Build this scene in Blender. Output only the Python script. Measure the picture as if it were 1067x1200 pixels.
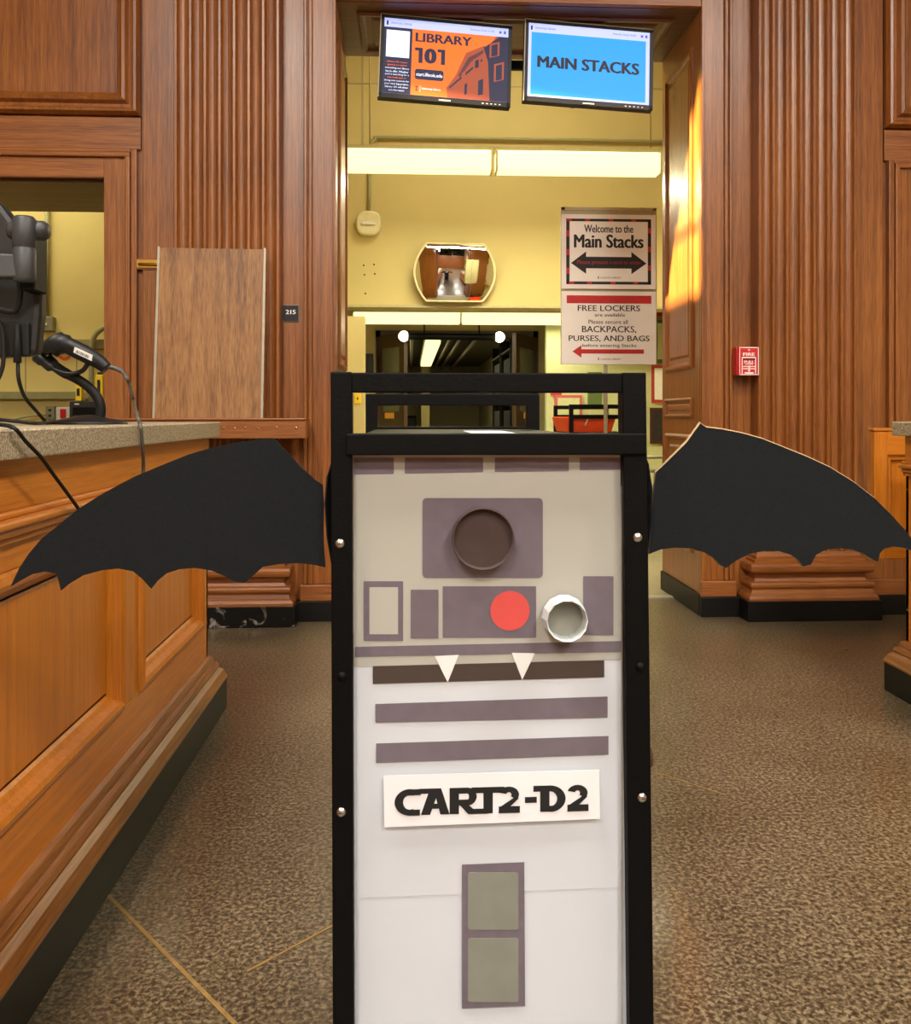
import bpy, bmesh, math, random
from mathutils import Vector, Matrix, Euler
random.seed(7)
for _o in list(bpy.data.objects): bpy.data.objects.remove(_o, do_unlink=True)
SC = bpy.context.scene
COL = SC.collection

# ---------------------------------------------------------------- camera
F, PX, PY, EYE = 1050.0, 533.5, 487.0, 1.02     # photo focal length and principal point in 1067x1200 pixels, eye height
TH = math.atan(53.0 / F)                        # camera is turned a little to the right of the hall axis
CT, ST = math.cos(TH), math.sin(TH)
cam_d = bpy.data.cameras.new('camera'); cam = bpy.data.objects.new('camera', cam_d); COL.objects.link(cam)
cam.location = (0, 0, EYE); cam.rotation_euler = (math.pi / 2, 0, -TH)
cam_d.sensor_fit = 'VERTICAL'; cam_d.sensor_height = 36; cam_d.sensor_width = 36
cam_d.lens = F * 36 / 1200; cam_d.shift_y = (PY - 600) / 1200; cam_d.clip_start = 0.05
SC.camera = cam
# ---------------------------------------------------------------- world, sun, exposure
world = bpy.data.worlds.new('world'); SC.world = world; world.use_nodes = True
world.node_tree.nodes['Background'].inputs[0].default_value = (0.55, 0.70, 1.0, 1)
world.node_tree.nodes['Background'].inputs[1].default_value = 0.6
SUN_DIR = Vector((3.0, 1.0, -1.9)).normalized()
sd = bpy.data.lights.new('sun', 'SUN'); sd.energy = 60; sd.angle = 0.012; sd.color = (1.0, 0.78, 0.42)
so = bpy.data.objects.new('sun', sd); COL.objects.link(so); so.location = (-8, 0, 9)
so.rotation_euler = SUN_DIR.to_track_quat('-Z', 'Y').to_euler()
SC.view_settings.view_transform = 'Standard'; SC.view_settings.look = 'None'
SC.view_settings.exposure = 0.0; SC.view_settings.gamma = 1.0; SC.view_settings.use_curve_mapping = False

def area(name, loc, size, energy, color, direction=(0, 0, -1), size_y=None):
    d = bpy.data.lights.new(name, 'AREA'); d.energy = energy; d.color = color; d.size = size
    if size_y: d.shape = 'RECTANGLE'; d.size_y = size_y
    o = bpy.data.objects.new(name, d); COL.objects.link(o); o.location = loc
    o.rotation_euler = Vector(direction).to_track_quat('-Z', 'Y').to_euler()
    return o
WARM = (1.0, 0.93, 0.83); TUBE = (1.0, 0.93, 0.62)
PENDANTS = [(-1.3, 0.6), (2.4, 0.6), (-1.3, -2.6), (2.4, -2.6), (-1.3, -5.8), (2.4, -5.8)]
PEND_Z = 4.6
for i, (x, y) in enumerate(PENDANTS):
    area('pendant_lamp', (x, y, PEND_Z - 0.03), 0.9, (185, 215, 240)[i // 2], WARM)
area('vestibule_tube_light', (0.95, 6.5, 2.70), 2.4, 75, TUBE, (0, 0, -1), 0.14)
area('vestibule_fill_lamp', (0.75, 6.0, 4.50), 1.1, 70, TUBE)  # added unseen lamp that brightens the upper vestibule wall
area('back_tube_light', (0.6, 8.35, 1.86), 2.2, 22, TUBE, (0, 0, -1), 0.10)
area('office_fill_light', (-2.9, 5.9, 3.3), 1.0, 34, TUBE)  # lamp added to light the office, no fixture behind it
area('office_fill_light_right', (4.0, 5.9, 3.3), 1.0, 34, TUBE)  # same added lamp behind the right window
area('corridor_light', (0.33, 16, 2.02), 0.2, 45, TUBE, (0, 0, -1), 5)

# ---------------------------------------------------------------- pixel helpers (a pixel gives a direction; the plane gives the distance)
def ray(px, py):
    u = (px - PX) / F; v = (PY - py) / F
    return Vector((ST + u * CT, CT - u * ST, v))
def WY(px, py, Y):
    d = ray(px, py); return Vector((0, 0, EYE)) + d * (Y / d.y)
def WX(px, py, X):
    d = ray(px, py); return Vector((0, 0, EYE)) + d * (X / d.x)
def WZ(px, py, Z):
    d = ray(px, py); return Vector((0, 0, EYE)) + d * ((Z - EYE) / d.z)

# ---------------------------------------------------------------- materials
def lin(c):
    return tuple(((v / 255) / 12.92 if v / 255 <= 0.04045 else ((v / 255 + 0.055) / 1.055) ** 2.4) for v in c) + (1,)
MATS = {}
def newmat(name):
    m = bpy.data.materials.new(name); m.use_nodes = True; MATS[name] = m
    return m, m.node_tree.nodes, m.node_tree.links, m.node_tree.nodes['Principled BSDF']
def flat(name, rgb, rough=0.6, metal=0.0, var=0.06, scale=30, bump=0.0, coat=0.0, bscale=200):
    """plain paint / paper / metal with a little procedural variation"""
    m, N, L, b = newmat(name)
    tc = N.new('ShaderNodeTexCoord'); nz = N.new('ShaderNodeTexNoise'); nz.inputs['Scale'].default_value = scale; nz.inputs['Detail'].default_value = 4
    L.new(tc.outputs['Object'], nz.inputs['Vector'])
    rp = N.new('ShaderNodeValToRGB'); c = lin(rgb)
    rp.color_ramp.elements[0].position = 0.3; rp.color_ramp.elements[1].position = 0.7
    rp.color_ramp.elements[0].color = tuple(v * (1 - var) for v in c[:3]) + (1,)
    rp.color_ramp.elements[1].color = tuple(min(1, v * (1 + var)) for v in c[:3]) + (1,)
    L.new(nz.outputs['Fac'], rp.inputs['Fac']); L.new(rp.outputs['Color'], b.inputs['Base Color'])
    b.inputs['Roughness'].default_value = rough; b.inputs['Metallic'].default_value = metal; b.inputs['Coat Weight'].default_value = coat
    if bump:
        n2 = N.new('ShaderNodeTexNoise'); n2.inputs['Scale'].default_value = bscale; n2.inputs['Detail'].default_value = 3
        L.new(tc.outputs['Object'], n2.inputs['Vector'])
        bp = N.new('ShaderNodeBump'); bp.inputs['Strength'].default_value = bump; bp.inputs['Distance'].default_value = 0.004
        L.new(n2.outputs['Fac'], bp.inputs['Height']); L.new(bp.outputs['Normal'], b.inputs['Normal'])
    return m
def wood(name, dark, mid, light, axis='Z', rough=0.46, scale=1.0, coat=0.10):
    m, N, L, b = newmat(name)
    tc = N.new('ShaderNodeTexCoord'); mp = N.new('ShaderNodeMapping')
    s = [52 * scale] * 3; s['XYZ'.index(axis)] = 0.9 * scale
    mp.inputs['Scale'].default_value = s; L.new(tc.outputs['Object'], mp.inputs['Vector'])
    n1 = N.new('ShaderNodeTexNoise'); n1.inputs['Scale'].default_value = 1.0; n1.inputs['Detail'].default_value = 6; n1.inputs['Distortion'].default_value = 0.6
    L.new(mp.outputs['Vector'], n1.inputs['Vector'])
    mp2 = N.new('ShaderNodeMapping'); s2 = [330 * scale] * 3; s2['XYZ'.index(axis)] = 9 * scale
    mp2.inputs['Scale'].default_value = s2; L.new(tc.outputs['Object'], mp2.inputs['Vector'])
    n2 = N.new('ShaderNodeTexNoise'); n2.inputs['Scale'].default_value = 1.0; n2.inputs['Detail'].default_value = 3
    L.new(mp2.outputs['Vector'], n2.inputs['Vector'])
    n3 = N.new('ShaderNodeTexNoise'); n3.inputs['Scale'].default_value = 1.7; n3.inputs['Detail'].default_value = 2
    L.new(tc.outputs['Object'], n3.inputs['Vector'])
    a = N.new('ShaderNodeMath'); a.operation = 'MULTIPLY_ADD'; a.inputs[1].default_value = 0.45
    L.new(n2.outputs['Fac'], a.inputs[0]); 
    a0 = N.new('ShaderNodeMath'); a0.operation = 'MULTIPLY'; a0.inputs[1].default_value = 0.40; L.new(n1.outputs['Fac'], a0.inputs[0])
    L.new(a0.outputs[0], a.inputs[2])
    a2 = N.new('ShaderNodeMath'); a2.operation = 'MULTIPLY_ADD'; a2.inputs[1].default_value = 0.15
    L.new(n3.outputs['Fac'], a2.inputs[0]); L.new(a.outputs[0], a2.inputs[2])
    rp = N.new('ShaderNodeValToRGB'); e = rp.color_ramp.elements
    e[0].position = 0.36; e[0].color = lin(dark); e[1].position = 0.64; e[1].color = lin(light)
    k = e.new(0.5); k.color = lin(mid)
    L.new(a2.outputs[0], rp.inputs['Fac']); L.new(rp.outputs['Color'], b.inputs['Base Color'])
    b.inputs['Roughness'].default_value = rough; b.inputs['Coat Weight'].default_value = coat; b.inputs['Coat Roughness'].default_value = 0.3
    bp = N.new('ShaderNodeBump'); bp.inputs['Strength'].default_value = 0.12; bp.inputs['Distance'].default_value = 0.003
    L.new(a.outputs[0], bp.inputs['Height']); L.new(bp.outputs['Normal'], b.inputs['Normal'])
    return m
def emit(name, rgb, strength):
    m, N, L, b = newmat(name)
    b.inputs['Base Color'].default_value = lin(rgb); b.inputs['Emission Color'].default_value = lin(rgb); b.inputs['Emission Strength'].default_value = strength
    b.inputs['Roughness'].default_value = 0.5
    return m
W1 = ((96, 51, 17), (136, 78, 29), (160, 99, 42))
wood('oak_v', *W1, 'Z', 0.37, 1.0, 0.2); wood('oak_h', *W1, 'X'); wood('oak_y', *W1, 'Y')
wood('oak_shade_h', (62, 30, 14), (92, 50, 24), (116, 68, 34), 'X'); wood('oak_dark_v', (62, 30, 14), (92, 50, 24), (116, 68, 34), 'Z')  # darkened oak: shade of soffits and window jambs put into the colour
W2 = ((160, 90, 16), (186, 108, 24), (200, 124, 36))
wood('counter_v', *W2, 'Z', 0.38); wood('counter_y', *W2, 'Y', 0.38); wood('counter_x', *W2, 'X', 0.38)
wood('base_y', (98, 54, 20), (140, 86, 38), (170, 112, 58), 'Y', 0.38)
wood('leaning_oak', (100, 64, 30), (144, 98, 52), (168, 122, 70), 'Z', 0.5, 0.6, 0.05)
wood('door_brown', (38, 24, 12), (60, 40, 22), (78, 54, 32), 'Z', 0.4)
flat('cream', (196, 180, 122), 0.75, var=0.03, scale=3, bump=0.08)
flat('yellow_wall', (214, 198, 128), 0.75, var=0.04, scale=4, bump=0.10, bscale=60)
flat('hall_plaster', (190, 168, 130), 0.8); flat('hall_ceiling', (120, 104, 84), 0.8)
flat('concrete', (150, 140, 112), 0.6, var=0.08, scale=12)
flat('black_metal', (6, 6, 6), 0.5, var=0.2, scale=60, bump=0.12, bscale=240)
flat('black_plastic', (15, 14, 14), 0.5, var=0.1); flat('grey_plastic', (44, 45, 47), 0.5, var=0.08, scale=120, bump=0.05, bscale=600)
flat('black_rubber', (18, 17, 17), 0.6); flat('grey_cable', (84, 80, 74), 0.5)
flat('black_paper', (28, 30, 32), 0.9, var=0.10, scale=160, bump=0.10, bscale=500)
flat('cardboard', (196, 168, 130), 0.85); flat('cardboard_dark', (96, 66, 46), 0.85)
flat('grey_paper', (184, 180, 172), 0.8, var=0.03, scale=9, bump=0.05, bscale=40)
flat('white_paper', (216, 218, 228), 0.8, var=0.02, scale=6, bump=0.10, bscale=14)
flat('tooth_paper', (240, 240, 240), 0.8, var=0.01)
flat('label_paper', (224, 225, 230), 0.8, var=0.02, scale=6)
flat('purple_paper', (112, 100, 112), 0.85, var=0.08, scale=50)
flat('brown_paper', (66, 50, 46), 0.85, var=0.08, scale=60)
flat('red_paper', (226, 78, 76), 0.8, var=0.04, scale=80)
flat('pale_grey_paper', (196, 202, 204), 0.7); flat('mid_grey_paper', (136, 136, 126), 0.8)
flat('ink', (14, 13, 14), 0.7); flat('sign_white', (240, 237, 230), 0.7, var=0.02, scale=8); flat('sign_red', (190, 42, 40), 0.7); flat('sign_black', (34, 32, 34), 0.7)
flat('dark_red_ink', (150, 52, 56), 0.7)
flat('steel', (190, 188, 182), 0.28, 1.0); flat('aluminium', (166, 158, 140), 0.45, 0.4); flat('brass', (200, 160, 80), 0.3, 1.0, var=0.15)
flat('strip_brass', (170, 140, 84), 0.45, 0.4, var=0.2)
flat('beige_metal', (176, 166, 126), 0.5); flat('conduit', (150, 146, 104), 0.5); flat('box_grey', (132, 132, 104), 0.5)
flat('cream_plastic', (216, 208, 170), 0.45); flat('alarm_red', (196, 28, 36), 0.35, var=0.03, coat=0.3); flat('alarm_white', (240, 226, 222), 0.5)
flat('alarm_dark', (96, 12, 18), 0.5)
flat('orange_plastic', (226, 76, 22), 0.45); flat('yellow_plastic', (232, 196, 20), 0.45); flat('poster_red', (176, 40, 40), 0.6); flat('poster_green', (88, 108, 56), 0.7)
flat('pink_poster', (190, 90, 96), 0.7); flat('pale_green', (196, 200, 150), 0.7); flat('maroon', (70, 20, 24), 0.5); flat('brown_rubber', (76, 48, 32), 0.7)
flat('book_dark', (36, 30, 26), 0.7, var=0.4, scale=20); flat('shelf_steel', (70, 66, 56), 0.5, 0.3); flat('orange_note', (236, 170, 70), 0.7)
flat('plate_rim', (150, 142, 128), 0.5); flat('sticker', (222, 220, 214), 0.6)
emit('tube_glow', (253, 243, 176), 1.5)
for _n, _s in (('black_metal', .12), ('black_paper', .1), ('black_rubber', .3)): MATS[_n].node_tree.nodes['Principled BSDF'].inputs['Specular IOR Level'].default_value = _s; emit('bulb_glow', (255, 236, 200), 5.0); emit('pendant_glow', (255, 230, 190), 3.0)
emit('screen_blue', (22, 142, 232), 0.75); emit('screen_pale', (170, 184, 250), 0.8); emit('screen_orange', (236, 104, 26), 0.75)
emit('screen_navy', (26, 28, 62), 0.6); emit('screen_white', (214, 224, 250), 0.8); emit('screen_ink', (12, 12, 30), 0.35); emit('screen_brick', (156, 72, 44), 0.5)
emit('screen_line', (84, 92, 160), 0.6); emit('screen_slate', (88, 44, 56), 0.5)

def mk_terrazzo():
    m, N, L, b = newmat('terrazzo')
    tc = N.new('ShaderNodeTexCoord')
    n1 = N.new('ShaderNodeTexNoise'); n1.inputs['Scale'].default_value = 105; n1.inputs['Detail'].default_value = 3; n1.inputs['Roughness'].default_value = 0.6
    n1.inputs['Distortion'].default_value = 0.4
    L.new(tc.outputs['Object'], n1.inputs['Vector'])
    rp = N.new('ShaderNodeValToRGB'); e = rp.color_ramp.elements
    e[0].position = 0.38; e[0].color = lin((52, 42, 29)); e[1].position = 0.66; e[1].color = lin((154, 138, 108))
    k = e.new(0.50); k.color = lin((100, 86, 64))
    L.new(n1.outputs['Fac'], rp.inputs['Fac'])
    n2 = N.new('ShaderNodeTexNoise'); n2.inputs['Scale'].default_value = 2.2; n2.inputs['Detail'].default_value = 3
    L.new(tc.outputs['Object'], n2.inputs['Vector'])
    r2 = N.new('ShaderNodeValToRGB'); r2.color_ramp.elements[0].position = 0.32; r2.color_ramp.elements[1].position = 0.68
    r2.color_ramp.elements[0].color = (0.68, 0.66, 0.62, 1); r2.color_ramp.elements[1].color = (1.0, 1.0, 1.0, 1)
    L.new(n2.outputs['Fac'], r2.inputs['Fac'])
    mx = N.new('ShaderNodeMix'); mx.data_type = 'RGBA'; mx.blend_type = 'MULTIPLY'; mx.inputs['Factor'].default_value = 1
    L.new(rp.outputs['Color'], mx.inputs[6]); L.new(r2.outputs['Color'], mx.inputs[7]); L.new(mx.outputs[2], b.inputs['Base Color'])
    mr = N.new('ShaderNodeMapRange'); mr.inputs['To Min'].default_value = 0.22; mr.inputs['To Max'].default_value = 0.42
    L.new(n2.outputs['Fac'], mr.inputs['Value']); L.new(mr.outputs['Result'], b.inputs['Roughness'])
    b.inputs['Specular IOR Level'].default_value = 0.5; b.inputs['Coat Weight'].default_value = 0.42; b.inputs['Coat Roughness'].default_value = 0.14
mk_terrazzo()
def mk_marble(name, veins):
    m, N, L, b = newmat(name)
    tc = N.new('ShaderNodeTexCoord'); n = N.new('ShaderNodeTexNoise'); n.inputs['Scale'].default_value = 9; n.inputs['Detail'].default_value = 5; n.inputs['Distortion'].default_value = 2.2
    L.new(tc.outputs['Object'], n.inputs['Vector'])
    rp = N.new('ShaderNodeValToRGB'); e = rp.color_ramp.elements
    e[0].position = 0.60 if veins else 0.72; e[0].color = lin((17, 16, 15)); e[1].position = 0.70 if veins else 0.84; e[1].color = lin((150, 142, 128)) if veins else lin((52, 50, 46))
    L.new(n.outputs['Fac'], rp.inputs['Fac']); L.new(rp.outputs['Color'], b.inputs['Base Color']); b.inputs['Roughness'].default_value = 0.45; b.inputs['Specular IOR Level'].default_value = 0.22
mk_marble('black_marble', False); mk_marble('veined_marble', True)
def mk_laminate():
    m, N, L, b = newmat('speckled_laminate')
    tc = N.new('ShaderNodeTexCoord'); n = N.new('ShaderNodeTexNoise'); n.inputs['Scale'].default_value = 220; n.inputs['Detail'].default_value = 2
    L.new(tc.outputs['Object'], n.inputs['Vector'])
    rp = N.new('ShaderNodeValToRGB'); e = rp.color_ramp.elements
    e[0].position = 0.40; e[0].color = lin((122, 108, 86)); e[1].position = 0.60; e[1].color = lin((190, 176, 152))
    L.new(n.outputs['Fac'], rp.inputs['Fac']); L.new(rp.outputs['Color'], b.inputs['Base Color']); b.inputs['Roughness'].default_value = 0.35
mk_laminate()
def mk_clear():
    m, N, L, b = newmat('clear_acrylic')
    N.remove(b); out = N['Material Output']
    t = N.new('ShaderNodeBsdfTransparent'); t.inputs[0].default_value = (0.97, 0.98, 0.98, 1)
    g = N.new('ShaderNodeBsdfGlossy'); g.inputs['Roughness'].default_value = 0.06
    mx = N.new('ShaderNodeMixShader'); mx.inputs[0].default_value = 0.03; L.new(t.outputs[0], mx.inputs[1]); L.new(g.outputs[0], mx.inputs[2])
    L.new(mx.outputs[0], out.inputs['Surface'])
mk_clear()
m, N_, L_, b_ = newmat('mirror'); b_.inputs['Metallic'].default_value = 1; b_.inputs['Roughness'].default_value = 0.02; b_.inputs['Base Color'].default_value = (0.86, 0.85, 0.82, 1)
m, N_, L_, b_ = newmat('door_glass'); b_.inputs['Base Color'].default_value = lin((110, 112, 84)); b_.inputs['Roughness'].default_value = 0.15

# ---------------------------------------------------------------- mesh builder
ORG = {}      # world origin of each object (all parents are unrotated unless built locally)
class MB:
    def __init__(s): s.v = []; s.f = []; s.mi = []; s.sm = []
    def add(s, vs, fs, mi=0, smooth=False):
        n = len(s.v); s.v += [tuple(v) for v in vs]
        for f in fs: s.f.append([n + i for i in f]); s.mi.append(mi); s.sm.append(smooth)
        return s
    def box(s, x0, x1, y0, y1, z0, z1, mi=0):
        return s.add([(x, y, z) for x in (x0, x1) for y in (y0, y1) for z in (z0, z1)],
                     [(0, 1, 3, 2), (4, 6, 7, 5), (0, 4, 5, 1), (2, 3, 7, 6), (0, 2, 6, 4), (1, 5, 7, 3)], mi)
    def hexa(s, p, mi=0):   # p: 4 bottom/front + 4 top/back points
        return s.add(p, [(3, 2, 1, 0), (4, 5, 6, 7), (0, 1, 5, 4), (1, 2, 6, 5), (2, 3, 7, 6), (3, 0, 4, 7)], mi)
    def prism(s, front, back, mi=0, rim=0):
        n = len(front); s.add(front, [list(range(n))], mi); s.add(back, [list(range(n))[::-1]], mi)
        s.add(list(front) + list(back), [(i, (i + 1) % n, n + (i + 1) % n, n + i) for i in range(n)], rim)
        return s
    def tube(s, pts, r, n=10, mi=0, cap=True):
        pts = [Vector(p) for p in pts]; rs = r if isinstance(r, (list, tuple)) else [r] * len(pts)
        up = Vector((0, 0, 1)); vs = []; prev = None
        for i, p in enumerate(pts):
            t = (pts[min(i + 1, len(pts) - 1)] - pts[max(i - 1, 0)]).normalized()
            if prev is None:
                a = t.cross(up); a = a if a.length > 0.05 else t.cross(Vector((1, 0, 0)))
            else: a = prev - t * prev.dot(t)
            a.normalize(); b = t.cross(a); prev = a
            for k in range(n):
                q = 2 * math.pi * k / n; vs.append(p + (a * math.cos(q) + b * math.sin(q)) * rs[i])
        fs = [(i * n + k, i * n + (k + 1) % n, (i + 1) * n + (k + 1) % n, (i + 1) * n + k) for i in range(len(pts) - 1) for k in range(n)]
        s.add(vs, fs, mi, True)
        if cap: s.add(vs[:n], [list(range(n))], mi); s.add(vs[-n:], [list(range(n))], mi)
        return s
    def lathe(s, c, prof, axis='Z', n=24, mi=0, smooth=True):
        vs = []
        for r, h in prof:
            for k in range(n):
                q = 2 * math.pi * k / n; a, b = r * math.cos(q), r * math.sin(q)
                vs.append({'Z': (c[0] + a, c[1] + b, c[2] + h), 'Y': (c[0] + a, c[1] + h, c[2] + b), 'X': (c[0] + h, c[1] + a, c[2] + b)}[axis])
        m_ = len(prof)
        return s.add(vs, [(i * n + k, i * n + (k + 1) % n, (i + 1) * n + (k + 1) % n, (i + 1) * n + k) for i in range(m_ - 1) for k in range(n)], mi, smooth)
    def frame(s, M, a0, a1, b0, b1, prof, mi=0, fill=True):
        """mitred moulding: rectangle rings inset by o, raised by h; M maps (a, b, h) to space"""
        vs = []
        for o, h in prof: vs += [M(a0 + o, b0 + o, h), M(a1 - o, b0 + o, h), M(a1 - o, b1 - o, h), M(a0 + o, b1 - o, h)]
        fs = [(i * 4 + k, i * 4 + (k + 1) % 4, i * 4 + 4 + (k + 1) % 4, i * 4 + 4 + k) for i in range(len(prof) - 1) for k in range(4)]
        if fill: n = (len(prof) - 1) * 4; fs.append((n, n + 1, n + 2, n + 3))
        return s.add(vs, fs, mi)
    def build(s, name, mat, parent=None, bevel=0, local=False, seg=2):
        o0 = Vector((0, 0, 0)) if (parent is None or local) else ORG[parent]
        me = bpy.data.meshes.new(name)
        me.from_pydata([tuple(Vector(v) - o0) for v in s.v], [], s.f)
        mats = mat if isinstance(mat, (list, tuple)) else [mat]
        for mm in mats: me.materials.append(MATS[mm])
        for p, mi, sm in zip(me.polygons, s.mi, s.sm): p.material_index = mi; p.use_smooth = sm
        bm = bmesh.new(); bm.from_mesh(me); bmesh.ops.remove_doubles(bm, verts=bm.verts, dist=1e-6)
        bmesh.ops.recalc_face_normals(bm, faces=bm.faces); bm.to_mesh(me); bm.free()
        o = bpy.data.objects.new(name, me); COL.objects.link(o)
        if parent: o.parent = parent
        ORG[o] = o0 if not local else (ORG[parent] if parent else o0)
        if bevel:
            md = o.modifiers.new('bevel', 'BEVEL'); md.width = bevel; md.segments = seg; md.limit_method = 'ANGLE'; md.angle_limit = 0.6
        return o
def B(name, mat, parent, *boxes, bevel=0):
    m = MB()
    for b in boxes: m.box(*b)
    return m.build(name, mat, parent, bevel)
def tag(o, label, cat, group=None):
    o['label'] = label; o['category'] = cat
    if group: o['group'] = group
    return o
def thing(name, label, cat, loc=(0, 0, 0), group=None):
    o = bpy.data.objects.new(name, None); COL.objects.link(o); o.location = loc; o.empty_display_size = 0.05
    ORG[o] = Vector(loc); return tag(o, label, cat, group)
def struct(o, label=None):
    o['kind'] = 'structure'
    if label: o['label'] = label
    return o
def text(name, s, mat, parent, box, M, bold=0.0, depth=0.0006, shear=0.0, local=False, spacing=1.0):
    """flat lettering fitted to box=(a0, a1, b0, b1) on the surface M(a, b, h)"""
    cu = bpy.data.curves.new('tmp', 'FONT'); cu.body = s; cu.offset = 0; cu.shear = shear; cu.space_character = spacing; cu.space_line = 0.95
    cu.align_x = 'CENTER'; cu.resolution_u = 3
    to = bpy.data.objects.new('tmp', cu); COL.objects.link(to)
    dg = bpy.context.evaluated_depsgraph_get(); me = bpy.data.meshes.new_from_object(to.evaluated_get(dg))
    bpy.data.objects.remove(to)
    xs = [v.co.x for v in me.vertices]; ys = [v.co.y for v in me.vertices]
    x0, x1, y0, y1 = min(xs), max(xs), min(ys), max(ys); a0, a1, b0, b1 = box
    m = MB(); e = bold * 1.15; n = 0
    for dx, dy in ([(0, 0)] if e < .004 else [(-e, 0), (-e / 2, e * .3), (0, -e * .3), (e / 2, e * .3), (e, 0)]):
        m.add([M(a0 + (v.co.x + dx - x0 + e) / (x1 - x0 + 2 * e) * (a1 - a0), b0 + (v.co.y + dy - y0 + e * .3) / (y1 - y0 + .6 * e) * (b1 - b0), depth + n * .00008) for v in me.vertices], [list(p.vertices) for p in me.polygons]); n += 1
    return m.build(name, mat, parent, local=local)
def disc(c, r, y, n=32):
    return [(c[0] + r * math.cos(2 * math.pi * k / n), y, c[1] + r * math.sin(2 * math.pi * k / n)) for k in range(n)]
def smooth_path(pts, n=8):
    P = [Vector(p) for p in pts]; P = [P[0] * 2 - P[1]] + P + [P[-1] * 2 - P[-2]]; out = []
    for i in range(1, len(P) - 2):
        for k in range(n):
            t = k / n; a, b, c, d = P[i - 1:i + 3]
            out.append(0.5 * ((2 * b) + (c - a) * t + (2 * a - 5 * b + 4 * c - d) * t * t + (3 * b - a - 3 * c + d) * t ** 3))
    out.append(P[-2]); return out

# ================================================================= SETTING
CX = 0.555                      # axis of the doorway; the wooden wall is symmetrical about it
YW, YB = 4.52, 5.20             # front and back of the thick panelled wall
HEAD = 3.10                     # door head
WIN0, WIN1, WZ0, WZ1 = 2.06, 3.5, 0.93, 2.19
XL, XR, HTOP, YHB = -4.0, 5.11, 7.0, -9.0
def SX(side, s): return CX + side * s
# floors
struct(B('floor', 'terrazzo', None, (XL, XR, YHB, 5.0, -0.1, 0.0)), 'brown speckled terrazzo floor with thin brass divider strips')
fl = bpy.data.objects['floor']; ORG[fl] = Vector((0, 0, 0))
def strip(p, q, w=0.006, ext=0.0):
    p, q = Vector((p.x, p.y, 0)), Vector((q.x, q.y, 0)); d = (q - p).normalized(); n = Vector((-d.y, d.x, 0)) * w / 2
    p = p - d * ext; q = q + d * ext
    m = MB(); m.add([p - n, q - n, q + n, p + n, p - n + Vector((0, 0, .0012)), q - n + Vector((0, 0, .0012)), q + n + Vector((0, 0, .0012)), p + n + Vector((0, 0, .0012))],
                    [(4, 5, 6, 7), (0, 1, 5, 4), (1, 2, 6, 5), (2, 3, 7, 6), (3, 0, 4, 7)])
    return m.build('divider_strip', 'strip_brass', fl)
strip(WZ(125, 1048, 0), WZ(275, 1200, 0), 0.008, 0.0)
strip(WZ(300, 1133, 0), WZ(388, 1086, 0), 0.005, 0.02)
strip(WZ(768, 905, 0), WZ(850, 932, 0), 0.004, 0.0)
struct(B('floor_vestibule', 'concrete', None, (-1.9, 3.1, 5.0, 9.6, -0.1, 0.002), (-0.9, 2.0, 9.6, 23, -0.1, 0.002)), 'pale bare concrete floor beyond the doorway')
struct(B('trim_threshold', 'aluminium', None, (SX(-1, .925), SX(1, .925), 4.93, 5.0, 0.0, 0.006)), 'thin pale threshold strip across the doorway')
# hall shell behind the camera (seen in the convex mirror, carries the light)
WWY0, WWY1, WWZ0, WWZ1 = 2.62, 3.25, 5.12, 6.35
struct(B('wall_left', 'hall_plaster', None, (XL - .2, XL, YHB, WWY0, 0, HTOP), (XL - .2, XL, WWY1, YW, 0, HTOP), (XL - .2, XL, WWY0, WWY1, 0, WWZ0), (XL - .2, XL, WWY0, WWY1, WWZ1, HTOP)))
_wl = bpy.data.objects['wall_left']; ORG[_wl] = Vector((0, 0, 0))
_tri = [(WWY0, WWZ1), (WWY1, WWZ1), (WWY1, WWZ0 + .11)]
MB().prism([(XL, y, z) for y, z in _tri], [(XL - .2, y, z) for y, z in _tri]).build('sun_blocker', 'hall_plaster', _wl)  # unseen wedge added to slant the sunbeam and keep it off the screens
wl = B('window_3', 'oak_dark_v', None, (XL - .14, XL - .10, WWY0, WWY1, 5.53, 5.555), (XL - .14, XL - .10, 2.80, 2.82, WWZ0, WWZ1)); struct(wl, 'high hall window with dark glazing bars')
struct(B('wall_right', 'hall_plaster', None, (XR, XR + .2, YHB, YW, 0, HTOP)))
struct(B('wall_back', 'oak_v', None, (XL, XR, YHB - .2, YHB, 0, HTOP)))
struct(B('ceiling', 'hall_ceiling', None, (XL, XR, YHB, YB, HTOP, HTOP + .2)))
# front wall core
wf = MB()
xs = [XL, SX(-1, WIN1), SX(-1, WIN0), SX(-1, .925), SX(1, .925), SX(1, WIN0), SX(1, WIN1), XR]
wf.box(xs[0], xs[1], YW, YB, 0, HTOP); wf.box(xs[2], xs[3], YW, YB, 0, HTOP); wf.box(xs[4], xs[5], YW, YB, 0, HTOP); wf.box(xs[6], xs[7], YW, YB, 0, HTOP)
wf.box(xs[3], xs[4], YW, YB, HEAD, HTOP)
for a, b in ((1, 2), (5, 6)): wf.box(xs[a], xs[b], YW, YB, 0, WZ0); wf.box(xs[a], xs[b], YW, YB, WZ1, HTOP)
wall = wf.build('wall_front', 'oak_v', None); struct(wall, 'tall oak panelled wall with fluted pilasters around a wide doorway')
def My(Y): return lambda a, b, h: (a, Y - h, b)
def Mxp(X): return lambda a, b, h: (X + h, a, b)
def Mxm(X): return lambda a, b, h: (X - h, a, b)
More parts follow.
